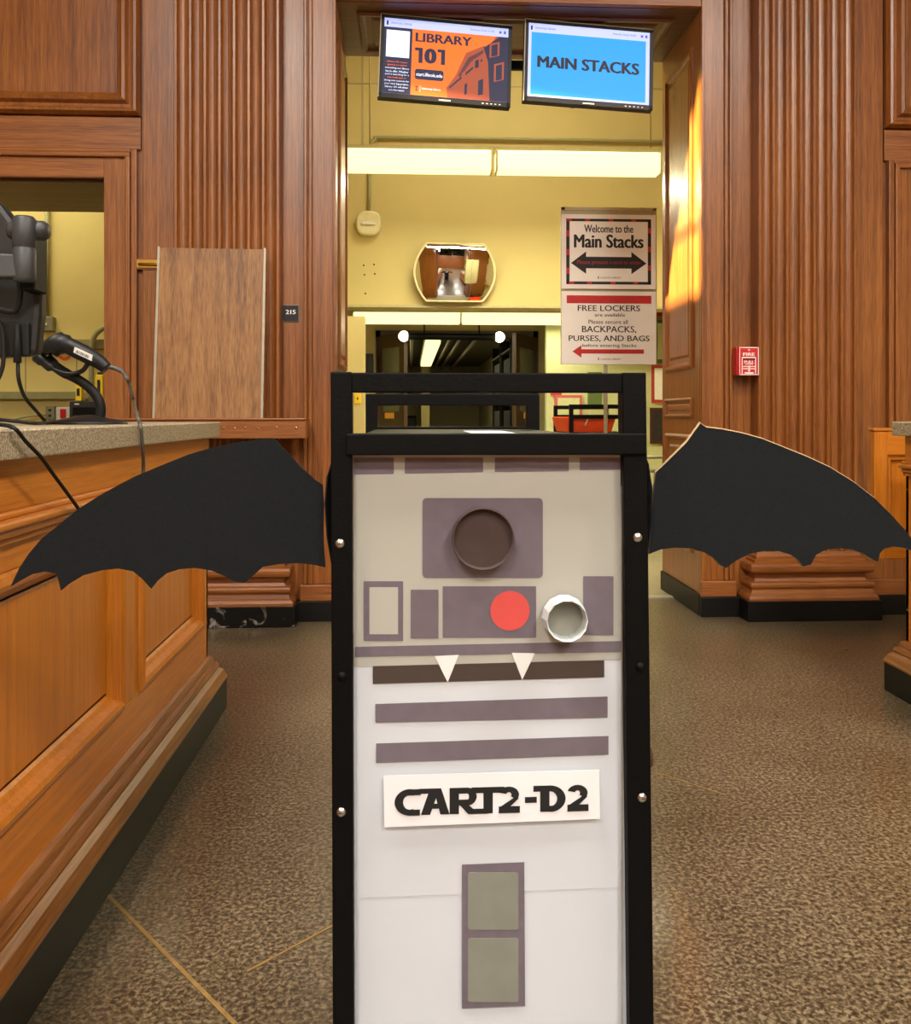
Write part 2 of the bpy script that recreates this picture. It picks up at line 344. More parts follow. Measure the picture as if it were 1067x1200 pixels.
# pilasters
PF, P0, P1 = 4.43, 1.195, 1.705
BASE = [(0.075, 0.10), (0.075, 0.112), (0.068, 0.125), (0.058, 0.135), (0.052, 0.150), (0.052, 0.158), (0.056, 0.160), (0.060, 0.168), (0.060, 0.178), (0.056, 0.186), (0.048, 0.188),
        (0.034, 0.192), (0.026, 0.205), (0.026, 0.222), (0.034, 0.233), (0.046, 0.234), (0.056, 0.240), (0.060, 0.252), (0.060, 0.266), (0.056, 0.278), (0.046, 0.284),
        (0.030, 0.284), (0.030, 0.297), (0.018, 0.300), (0.018, 0.312), (0.010, 0.322), (0.0, 0.335)]
for side in (-1, 1):
    poly = [(P0, YW)]; nf = 7; fil = 0.0165; pitch = (P1 - P0 - fil) / nf
    for i in range(nf):
        a = P0 + i * pitch
        poly += [(a, PF), (a + .003, PF - .003), (a + fil - .003, PF - .003), (a + fil, PF)]
        fw = pitch - fil
        for k in range(0, 9):
            q = math.pi * k / 8
            poly.append((a + fil + fw / 2 - fw / 2 * math.cos(q) * 0.985, PF + 0.002 + 0.026 * math.sin(q)))
    poly += [(P1 - fil, PF), (P1 - fil + .003, PF - .003), (P1 - .003, PF - .003), (P1, PF), (P1, YW)]
    m = MB(); n = len(poly)
    lo = [(SX(side, s), y, 0.30) for s, y in poly]; hi = [(SX(side, s), y, HTOP) for s, y in poly]
    m.add(lo + hi, [(i, i + 1, n + i + 1, n + i) for i in range(n - 1)])
    sh = m.build('fluted_pilaster', 'oak_v', wall)
    m = MB(); vs = []
    for o, z in BASE: vs += [(SX(side, P0 - o), YW, z), (SX(side, P0 - o), PF - o, z), (SX(side, P1 + o), PF - o, z), (SX(side, P1 + o), YW, z)]
    m.add(vs, [(i * 4 + k, i * 4 + k + 1, i * 4 + 5 + k, i * 4 + 4 + k) for i in range(len(BASE) - 1) for k in range(3)])
    m.build('base_moulding', 'oak_h', sh)
    b0, b1 = sorted((SX(side, P0 - .085), SX(side, P1 + .085)))
    B('plinth_block', 'veined_marble' if side < 0 else 'black_marble', sh, (b0, b1, PF - .085, YW, 0, .10), bevel=.003)
    # door casing: flat board with edge mouldings, base blocks
    a0, a1 = sorted((SX(side, .925), SX(side, 1.075)))
    e0, e1 = sorted((SX(side, 1.04), SX(side, 1.062))); g0, g1 = sorted((SX(side, 1.066), SX(side, 1.085)))
    i0, i1 = sorted((SX(side, .925), SX(side, .94)))
    cs = B('door_casing', 'oak_v', wall, (a0, a1, YW - .028, YW, .18, HEAD + .15), bevel=.004)
    B('casing_bead', 'oak_v', cs, (e0, e1, YW - .046, YW - .028, .18, HEAD + .15), bevel=.008)
    B('casing_fillet', 'oak_v', cs, (g0, g1, YW - .040, YW, .18, HEAD + .15), bevel=.006)
    B('casing_inner_fillet', 'oak_v', cs, (i0, i1, YW - .034, YW - .028, .18, HEAD + .15), bevel=.003)
    c0, c1 = sorted((SX(side, .918), SX(side, 1.10)))
    B('casing_block', 'oak_h', cs, (c0, c1, YW - .05, YW, .10, .18), bevel=.004)
    c2, c3 = sorted((SX(side, .915), SX(side, 1.12)))
    B('casing_base', 'black_marble', cs, (c2, c3, YW - .058, YW, 0, .10), bevel=.003)
    # stile beyond the pilaster, its base
    t0, t1 = sorted((SX(side, 1.72), SX(side, 1.875)))
    st = B('wall_stile', 'oak_v', wall, (t0, t1, YW - .022, YW, .18, HTOP), bevel=.003)
    u0, u1 = sorted((SX(side, 1.7), SX(side, 4.4)))
    B('stile_block', 'oak_h', st, (u0, u1, YW - .045, YW, .10, .18), bevel=.004)
    B('stile_base', 'black_marble', st, (u0, u1, YW - .052, YW, 0, .10), bevel=.003)
    # panel above the service window
    q0, q1 = sorted((SX(side, 1.885), SX(side, 3.6)))
    PAN = [(0, 0), (0, .02), (.012, .034), (.024, .036), (.034, .028), (.05, .026), (.062, .040), (.076, .044), (.088, .036), (.096, .018), (.112, .012), (.118, .004)]
    MB().frame(My(YW), q0, q1, 2.50, 4.4, [(o, h * 1.7) for o, h in PAN]).build('upper_panel', 'oak_v', wall)
    B('window_rail', 'oak_h', wall, (q0, q1, YW - .018, YW, 2.335, 2.495), bevel=.003)
    # service window casing and lining
    wn = B('window_1' if side < 0 else 'window_2', 'oak_v', None, *[tuple(sorted((SX(side, s0), SX(side, s1)))) + (YW - .03, YW + .02, WZ0, WZ1 + z) for s0, s1, z in ((1.945, WIN0, .115),)], bevel=.003)
    ORG[wn] = Vector((0, 0, 0)); struct(wn, 'oak framed service window opening in the panelled wall')
    w0, w1 = sorted((SX(side, 1.93), SX(side, 1.955))); v0, v1 = sorted((SX(side, 1.90), SX(side, 1.93)))
    B('casing_edge', 'oak_v', wn, (w0, w1, YW - .048, YW, WZ0, WZ1 + .125), bevel=.006)
    B('casing_outer', 'oak_v', wn, (v0, v1, YW - .036, YW, WZ0, WZ1 + .145), bevel=.006)
    h0, h1 = sorted((SX(side, WIN0), SX(side, 3.5)))
    B('window_head', 'oak_h', wn, (h0, h1, YW - .03, YW + .02, WZ1, WZ1 + .10), bevel=.003)
    h2, h3 = sorted((SX(side, 1.93), SX(side, 3.5)))
    B('head_moulding', 'oak_h', wn, (h2, h3, YW - .05, YW, WZ1 + .10, WZ1 + .125), (h2, h3, YW - .036, YW, WZ1 + .125, WZ1 + .145), bevel=.006)
    r0, r1 = sorted((SX(side, WIN0 - .0), SX(side, WIN0 + .012)))
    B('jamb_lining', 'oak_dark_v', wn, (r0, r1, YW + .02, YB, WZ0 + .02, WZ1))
    B('soffit_lining', 'oak_shade_h', wn, (h0, h1, YW + .02, YB, WZ1 - .012, WZ1))
    sl0, sl1 = sorted((SX(side, WIN0 - .06), SX(side, WIN1)))
    B('window_sill', 'oak_h', wn, (sl0, sl1, YW - .06, YB + .4, WZ0, WZ0 + .03), bevel=.004)
    # reveal panels of the doorway
    X = SX(side, .925); M = Mxm(X) if side > 0 else Mxp(X)
    RP = [(0, 0), (0, .010), (.012, .016), (.022, .016), (.030, .004), (.036, .001), (.060, .001), (.075, .007)]
    for z0, z1 in ((.30, .92), (1.01, 1.115), (1.27, 2.95)):
        MB().frame(M, YW + .10, YB - .09, z0, z1, [(o * (.55 if z1 - z0 < .2 else 1), h) for o, h in RP]).build('reveal_panel', 'oak_v' if z1 - z0 > .2 else 'oak_y', wall)
    d0, d1 = sorted((X, X - side * .012))
    B('reveal_base', 'black_marble', wall, (d0, d1, YW - .02, YB, 0, .11), bevel=.002)
# door head casing + soffit panels
B('head_casing', 'oak_h', wall, (SX(-1, .925), SX(1, .925), YW - .028, YW, HEAD, HEAD + .15), (SX(-1, .925), SX(1, .925), YW - .034, YW - .028, HEAD, HEAD + .015), bevel=.003)
Mz = lambda a, b, h: (a, b, HEAD - h)
for a0, a1 in ((SX(-1, .83), SX(1, .83)),):
    MB().frame(Mz, a0, a1, YW + .10, YB - .08, [(0, 0), (0, .012), (.014, .02), (.03, .018), (.042, .004), (.07, .003), (.09, .012)]).build('soffit_panel', 'oak_shade_h', wall)
B('soffit_lining', 'oak_shade_h', wall, (SX(-1, .925), SX(1, .925), YW, YB, HEAD - .003, HEAD))

# ---------------------------------------------------------------- vestibule and corridor
VX0, VX1, VC = -1.25, 2.75, 4.7
struct(B('wall_vestibule_left', 'cream', None, (VX0 - .15, VX0, YB, 9.5, 0, VC)))
struct(B('wall_vestibule_right', 'cream', None, (VX1, VX1 + .15, YB, 9.5, 0, VC)))
struct(B('ceiling_vestibule', 'cream', None, (VX0 - .15, VX1 + .15, YB, 9.7, VC, VC + .15)))
YK = 7.75
bz = WY(600, 361, YK).z
struct(B('wall_bulkhead', 'cream', None, (VX0, VX1, YK, YK + .25, bz, VC)), 'cream painted bulkhead wall above the low stacks entrance')
bk = bpy.data.objects['wall_bulkhead']; ORG[bk] = Vector((0, 0, 0))
zz = WY(600, 101, YK).z
B('joint_cover', 'beige_metal', bk, (VX0, VX1, YK - .006, YK, zz - .006, zz + .006))
xv = WY(425, 100, YK).x; B('joint_cover', 'beige_metal', bk, (xv - .006, xv + .006, YK - .006, YK, WY(425, 176, YK).z, VC))
B('bulkhead_lip', 'beige_metal', bk, (VX0, VX1, YK - .012, YK, bz, bz + .022))
for px, py in ((426, 311), (438, 310), (427, 322), (439, 321), (428, 344)):
    p = WY(px, py, YK); MB().lathe((p.x, YK - .003, p.z), [(0, 0), (.008, 0), (.008, .003)], 'Y', 8).build('screw_hole', 'shelf_steel', bk)
YD = 9.5
d0, d1 = WY(440, 400, YD).x, WY(630, 400, YD).x; dz = WY(540, 388, YD).z
struct(B('wall_stacks', 'cream', None, (VX0, d0, YD, YD + .15, 0, VC), (d1, VX1, YD, YD + .15, 0, VC), (d0, d1, YD, YD + .15, dz, VC)), 'cream wall with the low double door to the stacks')
dr = B('door_1', 'door_brown', None, (d0 - .0, d0 + .05, YD - .03, YD + .16, 0, dz), (d1 - .05, d1, YD - .03, YD + .16, 0, dz), (d0, d1, YD - .03, YD + .16, dz - .07, dz)); struct(dr, 'dark brown door frame with two glazed leaves folded open')
ORG[dr] = Vector((0, 0, 0))
def leaf(hx, sgn):
    # leaf opened towards the viewer about its hinge
    w = 0.62; a = math.radians(62); ux, uy = sgn * math.cos(a), -math.sin(a)
    def Q(t, z, n): return (hx + ux * t - uy * n * .04, YD - .03 + uy * t + ux * n * .04, z)
    def slab(t0, t1, z0, z1, n0, n1): return [Q(t0, z0, n0), Q(t1, z0, n0), Q(t1, z0, n1), Q(t0, z0, n1), Q(t0, z1, n0), Q(t1, z1, n0), Q(t1, z1, n1), Q(t0, z1, n1)]
    m = MB()
    for t0, t1, z0, z1 in ((0, .11, .01, dz - .07), (w - .11, w, .01, dz - .07), (.11, w - .11, .01, 1.06), (.11, w - .11, dz - .2, dz - .07)): m.hexa(slab(t0, t1, z0, z1, -.5, .5))
    lf = m.build('door_leaf', 'door_brown', dr)
    MB().hexa(slab(.11, w - .11, 1.06, dz - .2, -.1, .1)).build('glass_pane', 'door_glass', lf)
    MB().hexa(slab(.20, .40, .99, 1.05, -.62, -.5) if sgn > 0 else slab(.20, .40, .99, 1.05, .5, .62)).build('door_notice', 'orange_note', lf)
leaf(d0 + .03, 1); leaf(d1 - .03, -1)
struct(B('wall_corridor', 'beige_metal', None, (d0 - .5, d0 - .4, YD + .15, 23, 0, 2.5), (d1 + .4, d1 + .5, YD + .15, 23, 0, 2.5), (d0 - .5, d1 + .5, 22.9, 23, 0, 2.5)))
struct(B('ceiling_corridor', 'shelf_steel', None, (d0 - .5, d1 + .5, YD + .15, 23, 2.28, 2.4)))
# book stacks ranges in the corridor
def stack_range(x, y0, y1, label):
    t = thing('book_stack', label, 'bookshelf', (x, (y0 + y1) / 2, 0), 'steel book stacks in the corridor')
    B('upright', 'shelf_steel', t, (x - .16, x + .16, y0, y0 + .03, 0, 2.1)); B('upright', 'shelf_steel', t, (x - .16, x + .16, y1 - .03, y1, 0, 2.1))
    for k in range(6):
        z = .1 + k * .36
        B('shelf', 'shelf_steel', t, (x - .16, x + .16, y0 + .03, y1 - .03, z, z + .02))
        if k < 5: B('book_row', 'book_dark', t, (x - .13, x + .13, y0 + .05, y1 - .08, z + .02, z + .27))['kind'] = 'stuff'
for i, y in enumerate((10.4, 11.8, 13.2)):
    stack_range(d1 + .12, y, y + 1.2, ('first', 'second', 'third')[i] + ' dark steel book stack seen through the right half of the far doors')
    if i: stack_range(d0 - .12, y, y + 1.2, ('', 'nearer', 'farther')[i] + ' dark steel book stack seen through the left half of the far doors')
t = thing('corridor_cabinet', 'black steel cabinet standing far down the stacks corridor', 'cabinet', (.12, 15.0, 0))
B('body', 'black_metal', t, (-.22, .10, 14.9, 15.3, 0, 1.02)); B('door', 'black_plastic', t, (-.20, .08, 14.88, 14.9, .04, .98))
t = thing('corridor_post', 'pale vertical pillar at the end of the stacks corridor', 'pillar', (.3, 19.6, 0))
B('shaft', 'cream', t, (.24, .42, 19.5, 19.68, 0, 2.28)); B('base', 'beige_metal', t, (.22, .44, 19.48, 19.7, 0, .12))
# corridor ceiling: light and pipes
t = thing('corridor_light', 'lit fluorescent strip on the corridor ceiling beyond the doors', 'light', (.33, 16, 2.13))
B('housing', 'beige_metal', t, (.20, .46, 13, 19, 2.12, 2.16)); B('diffuser', 'tube_glow', t, (.22, .44, 13.02, 18.98, 2.06, 2.12), bevel=.01)
for y in (13.5, 18.5): MB().tube([(.33, y, 2.16), (.33, y, 2.28)], .01, 6).build('hanger', 'beige_metal', t)
for i, (x, z) in enumerate(((.02, 2.22), (.62, 2.22), (.78, 2.22), (-.22, 2.2), (1.02, 2.2))):
    tag(MB().tube([(x, YD + .2, z), (x, 22.8, z)], .03, 8).build('ceiling_pipe', 'aluminium', None), 'bare metal pipe running along the corridor ceiling', 'pipe', 'pipes on the corridor ceiling')
# twin lamp bar above the doors
yl = 8.8; a, b = WY(473, 394, yl), WY(585, 395, yl)
t = thing('lamp_bar', 'black bar with two glowing round bulbs hung before the stacks doors', 'light', (a + b) / 2)
MB().tube([a + Vector((.02, 0, 0)), b], .035, 10).build('bar', 'black_metal', t)
for p in (a, b):
    MB().lathe(p, [(.002, -.055), (.03, -.045), (.05, -.02), (.055, 0), (.05, .02), (.03, .045), (.002, .055)], 'Z', 16).build('bulb', 'bulb_glow', t)
for x in (a.x + .2, b.x - .2): MB().tube([(x, yl, a.z), (x, yl, VC)], .008, 6).build('hanger', 'black_metal', t)
# fluorescent fixtures
yf = 6.5; l0, l1 = WY(395, 188, yf).x - .15, WY(772, 191, yf).x; lz0, lz1 = WY(578, 203, yf).z, WY(578, 177, yf).z; lm = WY(578, 190, yf).x
t = thing('fluorescent_fixture', 'long fluorescent fixture with two glowing lenses hung on thin cables below the screens', 'light', ((l0 + l1) / 2, yf, lz1))
B('housing', 'beige_metal', t, (l0, l1, yf - .05, yf + .05, lz1 - .01, lz1 + .02))
for x0, x1 in ((l0, lm - .012), (lm + .012, l1)):
    ln = B('lens', 'tube_glow', t, (x0, x1, yf - .075, yf + .075, lz0, lz1 - .01), bevel=.02)
    for q in (x0, x1 - .012): B('end_cap', 'cream_plastic', ln, (q, q + .012, yf - .078, yf + .078, lz0 - .003, lz1 - .007))
for px in (433, 762):
    x = WY(px, 100, yf).x; MB().tube([(x, yf, lz1), (x, yf, VC)], .005, 6).build('cable', 'beige_metal', t)
t = thing('fill_lamp_panel', 'added unseen square panel housing the vestibule fill lamp', 'light', (.75, 6.0, VC))  # housing made up for the vestibule fill lamp, out of view
B('frame', 'beige_metal', t, (.15, 1.35, 5.4, 6.6, 4.62, VC)); B('diffuser', 'cream_plastic', t, (.2, 1.3, 5.45, 6.55, 4.56, 4.62))
yf2 = 8.35; l0, l1 = WY(414, 372, yf2).x, WY(700, 372, yf2).x; z0, z1 = WY(560, 380, yf2).z, WY(560, 367, yf2).z; lm = WY(540, 373, yf2).x
t = thing('fluorescent_fixture', 'low fluorescent strip glowing right under the bulkhead edge', 'light', ((l0 + l1) / 2, yf2, z1))
B('housing', 'beige_metal', t, (l0, l1, yf2 - .04, yf2 + .04, z1, z1 + .03))
for x0, x1 in ((l0, lm - .01), (lm + .01, l1)): B('lens', 'tube_glow', t, (x0, x1, yf2 - .055, yf2 + .055, z0, z1), bevel=.012)
for x in (l0 + .2, l1 - .2): MB().tube([(x, yf2, z1 + .03), (x, yf2, VC)], .005, 6).build('cable', 'beige_metal', t)
# conduit over the fixture
p = [WY(433, 176, YK - .03), WY(434, 170, YK - .03), WY(440, 163, YK - .03), WY(452, 161, YK - .03), WY(600, 163, YK - .03), WY(790, 166, YK - .03)]
tag(MB().tube(smooth_path(p, 5), .014, 8).build('conduit', 'conduit', None), 'thin metal conduit bending across the cream wall above the lit fixture', 'conduit')
p0, p1 = WY(433, 200, YK - .02), WY(432, 252, YK - .02)
tag(MB().tube([p0, p1], .014, 8).build('conduit', 'conduit', None), 'short vertical conduit running down into the round cream alarm', 'conduit')
c = WY(432, 263, YK)
t = thing('wall_alarm', 'round cream alarm device on the wall below a conduit', 'alarm', c)
ap = []
for k in range(24):
    q = 2 * math.pi * k / 24; cx_, sx_ = math.cos(q), math.sin(q)
    ap.append((math.copysign(abs(cx_) ** .7, cx_) * .105, math.copysign(abs(sx_) ** .7, sx_) * .105))
MB().prism([(c.x + x, YK - .07, c.z + z) for x, z in ap], [(c.x + x, YK, c.z + z) for x, z in ap]).build('body', 'cream_plastic', t, .015)
B('lens', 'sticker', t, (c.x - .06, c.x + .06, YK - .082, YK - .07, c.z - .02, c.z + .005), bevel=.006)

# ---------------------------------------------------------------- convex mirror
c = WY(531.5, 319, YK); sc = YK * CT / F * 1.005
t = thing('convex_mirror', 'rounded convex security mirror with a cream rim on the wall', 'mirror', (c.x, YK, c.z))
hw, hh, cut = 47 * sc, 33 * sc, 33 * sc
half = []
for k in range(-8, 9):
    z = hh * k / 8; half.append((cut + (hw - cut) * (1 - (abs(z) / hh) ** 2), z))
outl = half + [(x, hh) for x in (cut * .5, 0, -cut * .5)] + [(-x, z) for x, z in half[::-1]] + [(x, -hh) for x in (-cut * .5, 0, cut * .5)]
R = 1.05; y0 = YK - .16
m = MB(); rings = 14; vs = [(c.x, y0 - .0, c.z)]; n = len(outl)
def capy(x, z): return y0 + (R - math.sqrt(max(1e-6, R * R - x * x - z * z)))
for r in range(1, rings + 1):
    f = r / rings * .97; vs += [(c.x + x * f, capy(x * f, z * f), c.z + z * f) for x, z in outl]
fs = [(0, 1 + k, 1 + (k + 1) % n) for k in range(n)]
for r in range(rings - 1): fs += [(1 + r * n + k, 1 + r * n + (k + 1) % n, 1 + (r + 1) * n + (k + 1) % n, 1 + (r + 1) * n + k) for k in range(n)]
m.add(vs, fs, 0, True); m.build('mirror_face', 'mirror', t)
m = MB(); ring = []
for fq, dy in ((.965, -.004), (1.0, -.006), (1.02, .0), (1.02, .02), (.96, .02)): ring += [(c.x + x * fq, capy(x * .97, z * .97) + dy, c.z + z * fq) for x, z in outl]
m.add(ring, [(r * n + k, r * n + (k + 1) % n, (r + 1) * n + (k + 1) % n, (r + 1) * n + k) for r in range(4) for k in range(n)]); m.build('rim', 'cream_plastic', t)
B('bracket', 'shelf_steel', t, (c.x - .04, c.x + .04, y0 + .08, YK - .02, c.z - .04, c.z + .04))
t.rotation_euler = (math.radians(11), 0, math.radians(2))

# ---------------------------------------------------------------- hall pendants (outside the frame, mirrored in the convex mirror)
for x, y in PENDANTS:
    t = thing('pendant_light', 'round glass pendant light hanging from the hall ceiling', 'light', (x, y, PEND_Z), 'hall pendant lights')
    MB().lathe((x, y, PEND_Z), [(.02, .22), (.2, .20), (.42, .08), (.46, .0)], 'Z', 24).build('shade', 'brass', t)
    MB().tube([(x, y, PEND_Z + .2), (x, y, HTOP)], .012, 6).build('rod', 'brass', t)

# ================================================================= COUNTERS
def counter(side, Xf, Yend, label, y_start, stations):
    """front face plane X=Xf facing the aisle (side=+1: faces +X)"""
    t = thing('service_counter', label, 'counter', (Xf, Yend, 0))
    def bx(d0, d1, y0, y1, z0, z1):    # d measured out of the face towards the aisle
        a, b = sorted((Xf + side * d0, Xf + side * d1)); return (a, b, y0, y1, z0, z1)
    body = B('body', 'counter_v', t, bx(-.70, -.02, y_start, Yend - .02, .1, .945))
    M = (Mxp(Xf - .0) if side > 0 else Mxm(Xf))
    # rails and stiles
    B('bottom_rail', 'counter_y', t, bx(-.02, 0, y_start, Yend, .17, .31), bevel=.002)
    B('top_rail', 'counter_y', t, bx(-.02, 0, y_start, Yend, .75, .80), bevel=.002)
    B('frieze', 'counter_y', t, bx(-.02, .004, y_start, Yend, .855, .946), bevel=.002)
    B('cornice', 'counter_y', t, bx(-.02, .012, y_start, Yend, .80, .812), bevel=.003)
    B('cornice', 'counter_y', t, bx(-.02, .022, y_start, Yend, .812, .828), bevel=.007)
    B('cornice', 'counter_y', t, bx(-.02, .032, y_start, Yend, .828, .844), bevel=.006)
    B('cornice', 'counter_y', t, bx(-.02, .016, y_start, Yend, .844, .855), bevel=.003)
    prev = y_start
    for y0, y1 in stations:
        B('stile', 'counter_v', t, bx(-.02, 0, prev, y0, .31, .75), bevel=.002); prev = y1
        MB().frame(lambda a, b, h: (Xf + side * (h - .02), a, b), y0, y1, .31, .75,
                   [(0, .02), (.004, .030), (.018, .034), (.028, .030), (.036, .012), (.046, .006), (.052, .0), (.056, .0), (.060, .002)]).build('panel', 'counter_v', t)
    B('stile', 'counter_v', t, bx(-.02, 0, prev, Yend, .31, .75), bevel=.002)
    B('end_panel', 'counter_x', t, bx(-.70, -.0, Yend - .02, Yend, .17, .945), bevel=.002)
    prof = [(.0, .195), (.012, .19), (.016, .178), (.016, .17), (.028, .166), (.032, .154), (.030, .146), (.044, .136), (.050, .122), (.056, .112), (.056, .105), (0, .105)]
    m = MB(); vs = []
    for d, z in prof: vs += [(Xf + side * d, y_start, z), (Xf + side * d, Yend + d, z), (Xf - side * .7, Yend + d, z)]
    m.add(vs, [(i * 3 + k, i * 3 + k + 1, i * 3 + 4 + k, i * 3 + 3 + k) for i in range(len(prof) - 1) for k in range(2)])
    m.build('base_moulding', 'base_y', t)
    B('plinth', 'black_marble', t, bx(-.70, .055, y_start, Yend + .05, 0, .105), bevel=.002)
    return t
XF = -.695
counter(1, XF, 3.12, 'long orange oak service counter with recessed panels and black marble plinth', -1.0, ((-.6, .62), (.75, 2.20), (2.33, 3.03)))
ct = B('countertop', 'speckled_laminate', None, (-1.42, XF + .035, -1.0, 3.155, .946, .998), bevel=.004)
tag(ct, 'speckled beige laminate worktop carrying the barcode scanner and monitor', 'countertop')
XF2 = 1.815
counter(-1, XF2, 3.20, 'orange oak service counter end beside the half gate', 1.2, ((1.5, 3.08),))
tag(B('countertop', 'speckled_laminate', None, (XF2 - .035, XF2 + .72, 1.2, 3.235, .946, .998), bevel=.004), 'pale grey laminate worktop end above the half gate', 'countertop')
# half gate beside the right counter
gy = 3.62; g0 = WY(1024, 505, gy); g1x = 2.5; gz1 = WY(1040, 505, gy).z; gz0 = WY(1040, 655, gy).z
t = thing('half_gate', 'small orange oak panelled half gate hung clear of the floor', 'gate', (g0.x, gy, gz0))
B('stile', 'counter_v', t, (g0.x, g0.x + .055, gy, gy + .035, gz0, gz1), bevel=.003); B('stile', 'counter_v', t, (g1x - .07, g1x, gy, gy + .035, gz0, gz1), bevel=.003)
B('rail', 'counter_x', t, (g0.x + .055, g1x - .07, gy, gy + .035, gz0, gz0 + .07), bevel=.003)
B('rail', 'counter_x', t, (g0.x + .055, g1x - .07, gy, gy + .035, gz1 - .10, gz1), bevel=.003)
MB().frame(My(gy + .03), g0.x + .055, g1x - .07, gz0 + .07, gz1 - .10, [(0, .03), (.01, .022), (.02, .02), (.028, .008), (.05, .008)]).build('panel', 'counter_v', t)
B('cap', 'counter_x', t, (g0.x - .006, g1x, gy - .006, gy + .041, gz1, gz1 + .012), bevel=.003)
t = B('gate_post', 'counter_v', None, (2.5, 2.58, 3.58, 3.70, 0, 1.0), bevel=.004); tag(t, 'orange oak post holding the hinge side of the half gate', 'post')

# ---------------------------------------------------------------- ledge, leaning board, brass bolt
yl0 = 4.27
x0, x1 = WY(120, 500, yl0).x, WY(358, 500, yl0).x; z0, z1 = WY(300, 514, yl0).z, WY(300, 492.5, yl0).z
t = thing('ledge_rail', 'oak ledge rail with a row of nail heads below the leaning board', 'ledge', ((x0 + x1) / 2, yl0, z0))
B('board', 'oak_h', t, (x0, x1, yl0, yl0 + .13, z0, z1), bevel=.003)
B('shelf_top', 'oak_h', t, (x0, x1, yl0 - .008, PF - .002, z1, z1 + .010), bevel=.003)
for px in (262, 275, 287, 302, 324, 347):
    p = WY(px, 501, yl0); MB().lathe((p.x, yl0 - .003, p.z + random.uniform(-.005, .005)), [(0, 0), (.005, 0), (.006, .003)], 'Y', 8).build('nail', 'brass', t)
zb = z1 + .010
yb = 4.315
pw = [WY(178.5, 489, yb), WY(308, 490, yb)]; pt = [WY(184.5, 290, 4.37), WY(311.5, 292, 4.37)]
bl, br, tl, tr = (Vector((pw[0].x, yb, zb)), Vector((pw[1].x, yb, zb)), Vector((pt[0].x, 4.375, pt[0].z)), Vector((pt[1].x, 4.375, pt[1].z)))
t = thing('leaning_board', 'loose oak board with pale metal edging leaning on the fluted pilaster', 'board', (bl + br) / 2)
def slabq(a, b, c_, d, th=.022):
    o = Vector((0, th, 0)); return [a, b, b + o, a + o, d, c_, c_ + o, d + o]
ew = (br - bl).normalized() * .011
MB().hexa(slabq(bl + ew, br - ew, tr - ew, tl + ew)).build('board', 'leaning_oak', t)
o2 = Vector((0, -.003, 0)); up = Vector((0, 0, .006))
MB().hexa(slabq(bl + o2, bl + ew + o2, tl + ew + o2 + up, tl + o2 + up, .028)).build('metal_edge', 'aluminium', t)
MB().hexa(slabq(br - ew + o2, br + o2, tr + o2 + up, tr - ew + o2 + up, .028)).build('metal_edge', 'aluminium', t)
p = WY(158, 309, YW - .03); q = WY(186, 309, YW - .03)
t = thing('slide_bolt', 'small brass slide bolt between window frame and leaning board', 'bolt', ((p.x + q.x) / 2, YW - .03, p.z))
B('mount_block', 'oak_h', t, (p.x - .012, q.x + .14, YW - .028, YW - .022, p.z - .028, p.z + .028), bevel=.002)
B('back_plate', 'brass', t, (p.x + .008, q.x + .12, YW - .033, YW - .028, p.z - .020, p.z + .020), bevel=.001)
MB().tube([(p.x + .02, YW - .040, p.z - .004), (q.x + .1, YW - .040, p.z - .004)], .007, 8).build('rod', 'brass', t)

# ---------------------------------------------------------------- number plate, fire alarm
a, b = WY(331, 377, YW), WY(350.5, 357.5, YW)
t = thing('room_number_plate', 'small black square plate with room number 215', 'sign', ((a.x + b.x) / 2, YW, a.z))
B('rim', 'plate_rim', t, (a.x, b.x, YW - .006, YW, a.z, b.z)); pl = B('plate', 'sign_black', t, (a.x + .003, b.x - .003, YW - .009, YW - .006, a.z + .003, b.z - .003))
w = b.x - a.x; h = b.z - a.z
text('number', '215', 'sign_white', pl, (a.x + .2 * w, b.x - .2 * w, a.z + .44 * h, a.z + .70 * h), My(YW - .009), .03)
YA = 4.412
a, b = WY(866, 439.5, YA), WY(889, 406.5, YA)
t = thing('fire_alarm_box', 'red fire alarm pull station with white lettering', 'fire alarm', ((a.x + b.x) / 2, YW, a.z))
B('back_box', 'alarm_red', t, (a.x - .010, b.x - .012, YA + .012, YW, a.z, b.z), bevel=.003)
fc = B('face', 'alarm_red', t, (a.x - .004, b.x, YA, YA + .014, a.z, b.z), bevel=.002)
w = b.x - a.x; h = b.z - a.z; M = My(YA)
def fr(x0, x1, z0, z1, o=.0, mat='alarm_white', par=fc, nm='white_line', hgt=.0012):
    m = MB(); m.box(a.x + x0 * w, a.x + x1 * w, YA - hgt, YA, a.z + z0 * h, a.z + z1 * h); return m.build(nm, mat, par)
fr(.0, .03, .0, 1); fr(.95, .99, .02, .98); fr(.0, .98, .0, .03); fr(.0, .98, .96, .99)
fr(.12, .16, .04, .62); fr(.80, .84, .04, .62); fr(.12, .84, .60, .64); fr(.16, .80, .53, .60, mat='alarm_dark', nm='pull_slot')
text('lettering', 'FIRE', 'alarm_white', fc, (a.x + .18 * w, a.x + .78 * w, a.z + .68 * h, a.z + .79 * h), M, .03, .0012)
text('lettering', 'PULL', 'alarm_white', fc, (a.x + .24 * w, a.x + .74 * w, a.z + .42 * h, a.z + .51 * h), M, .03, .0012)
text('lettering', 'DOWN', 'alarm_white', fc, (a.x + .30 * w, a.x + .68 * w, a.z + .36 * h, a.z + .42 * h), M, .02, .0012)
fr(.18, .80, .29, .32); fr(.18, .80, .21, .24); fr(.44, .54, .13, .34); fr(.26, .72, .05, .10)
MB().lathe((a.x + .49 * w, YA, a.z + .89 * h), [(0, -.003), (.004, -.003), (.005, 0)], 'Y', 10).build('indicator', 'alarm_white', fc)

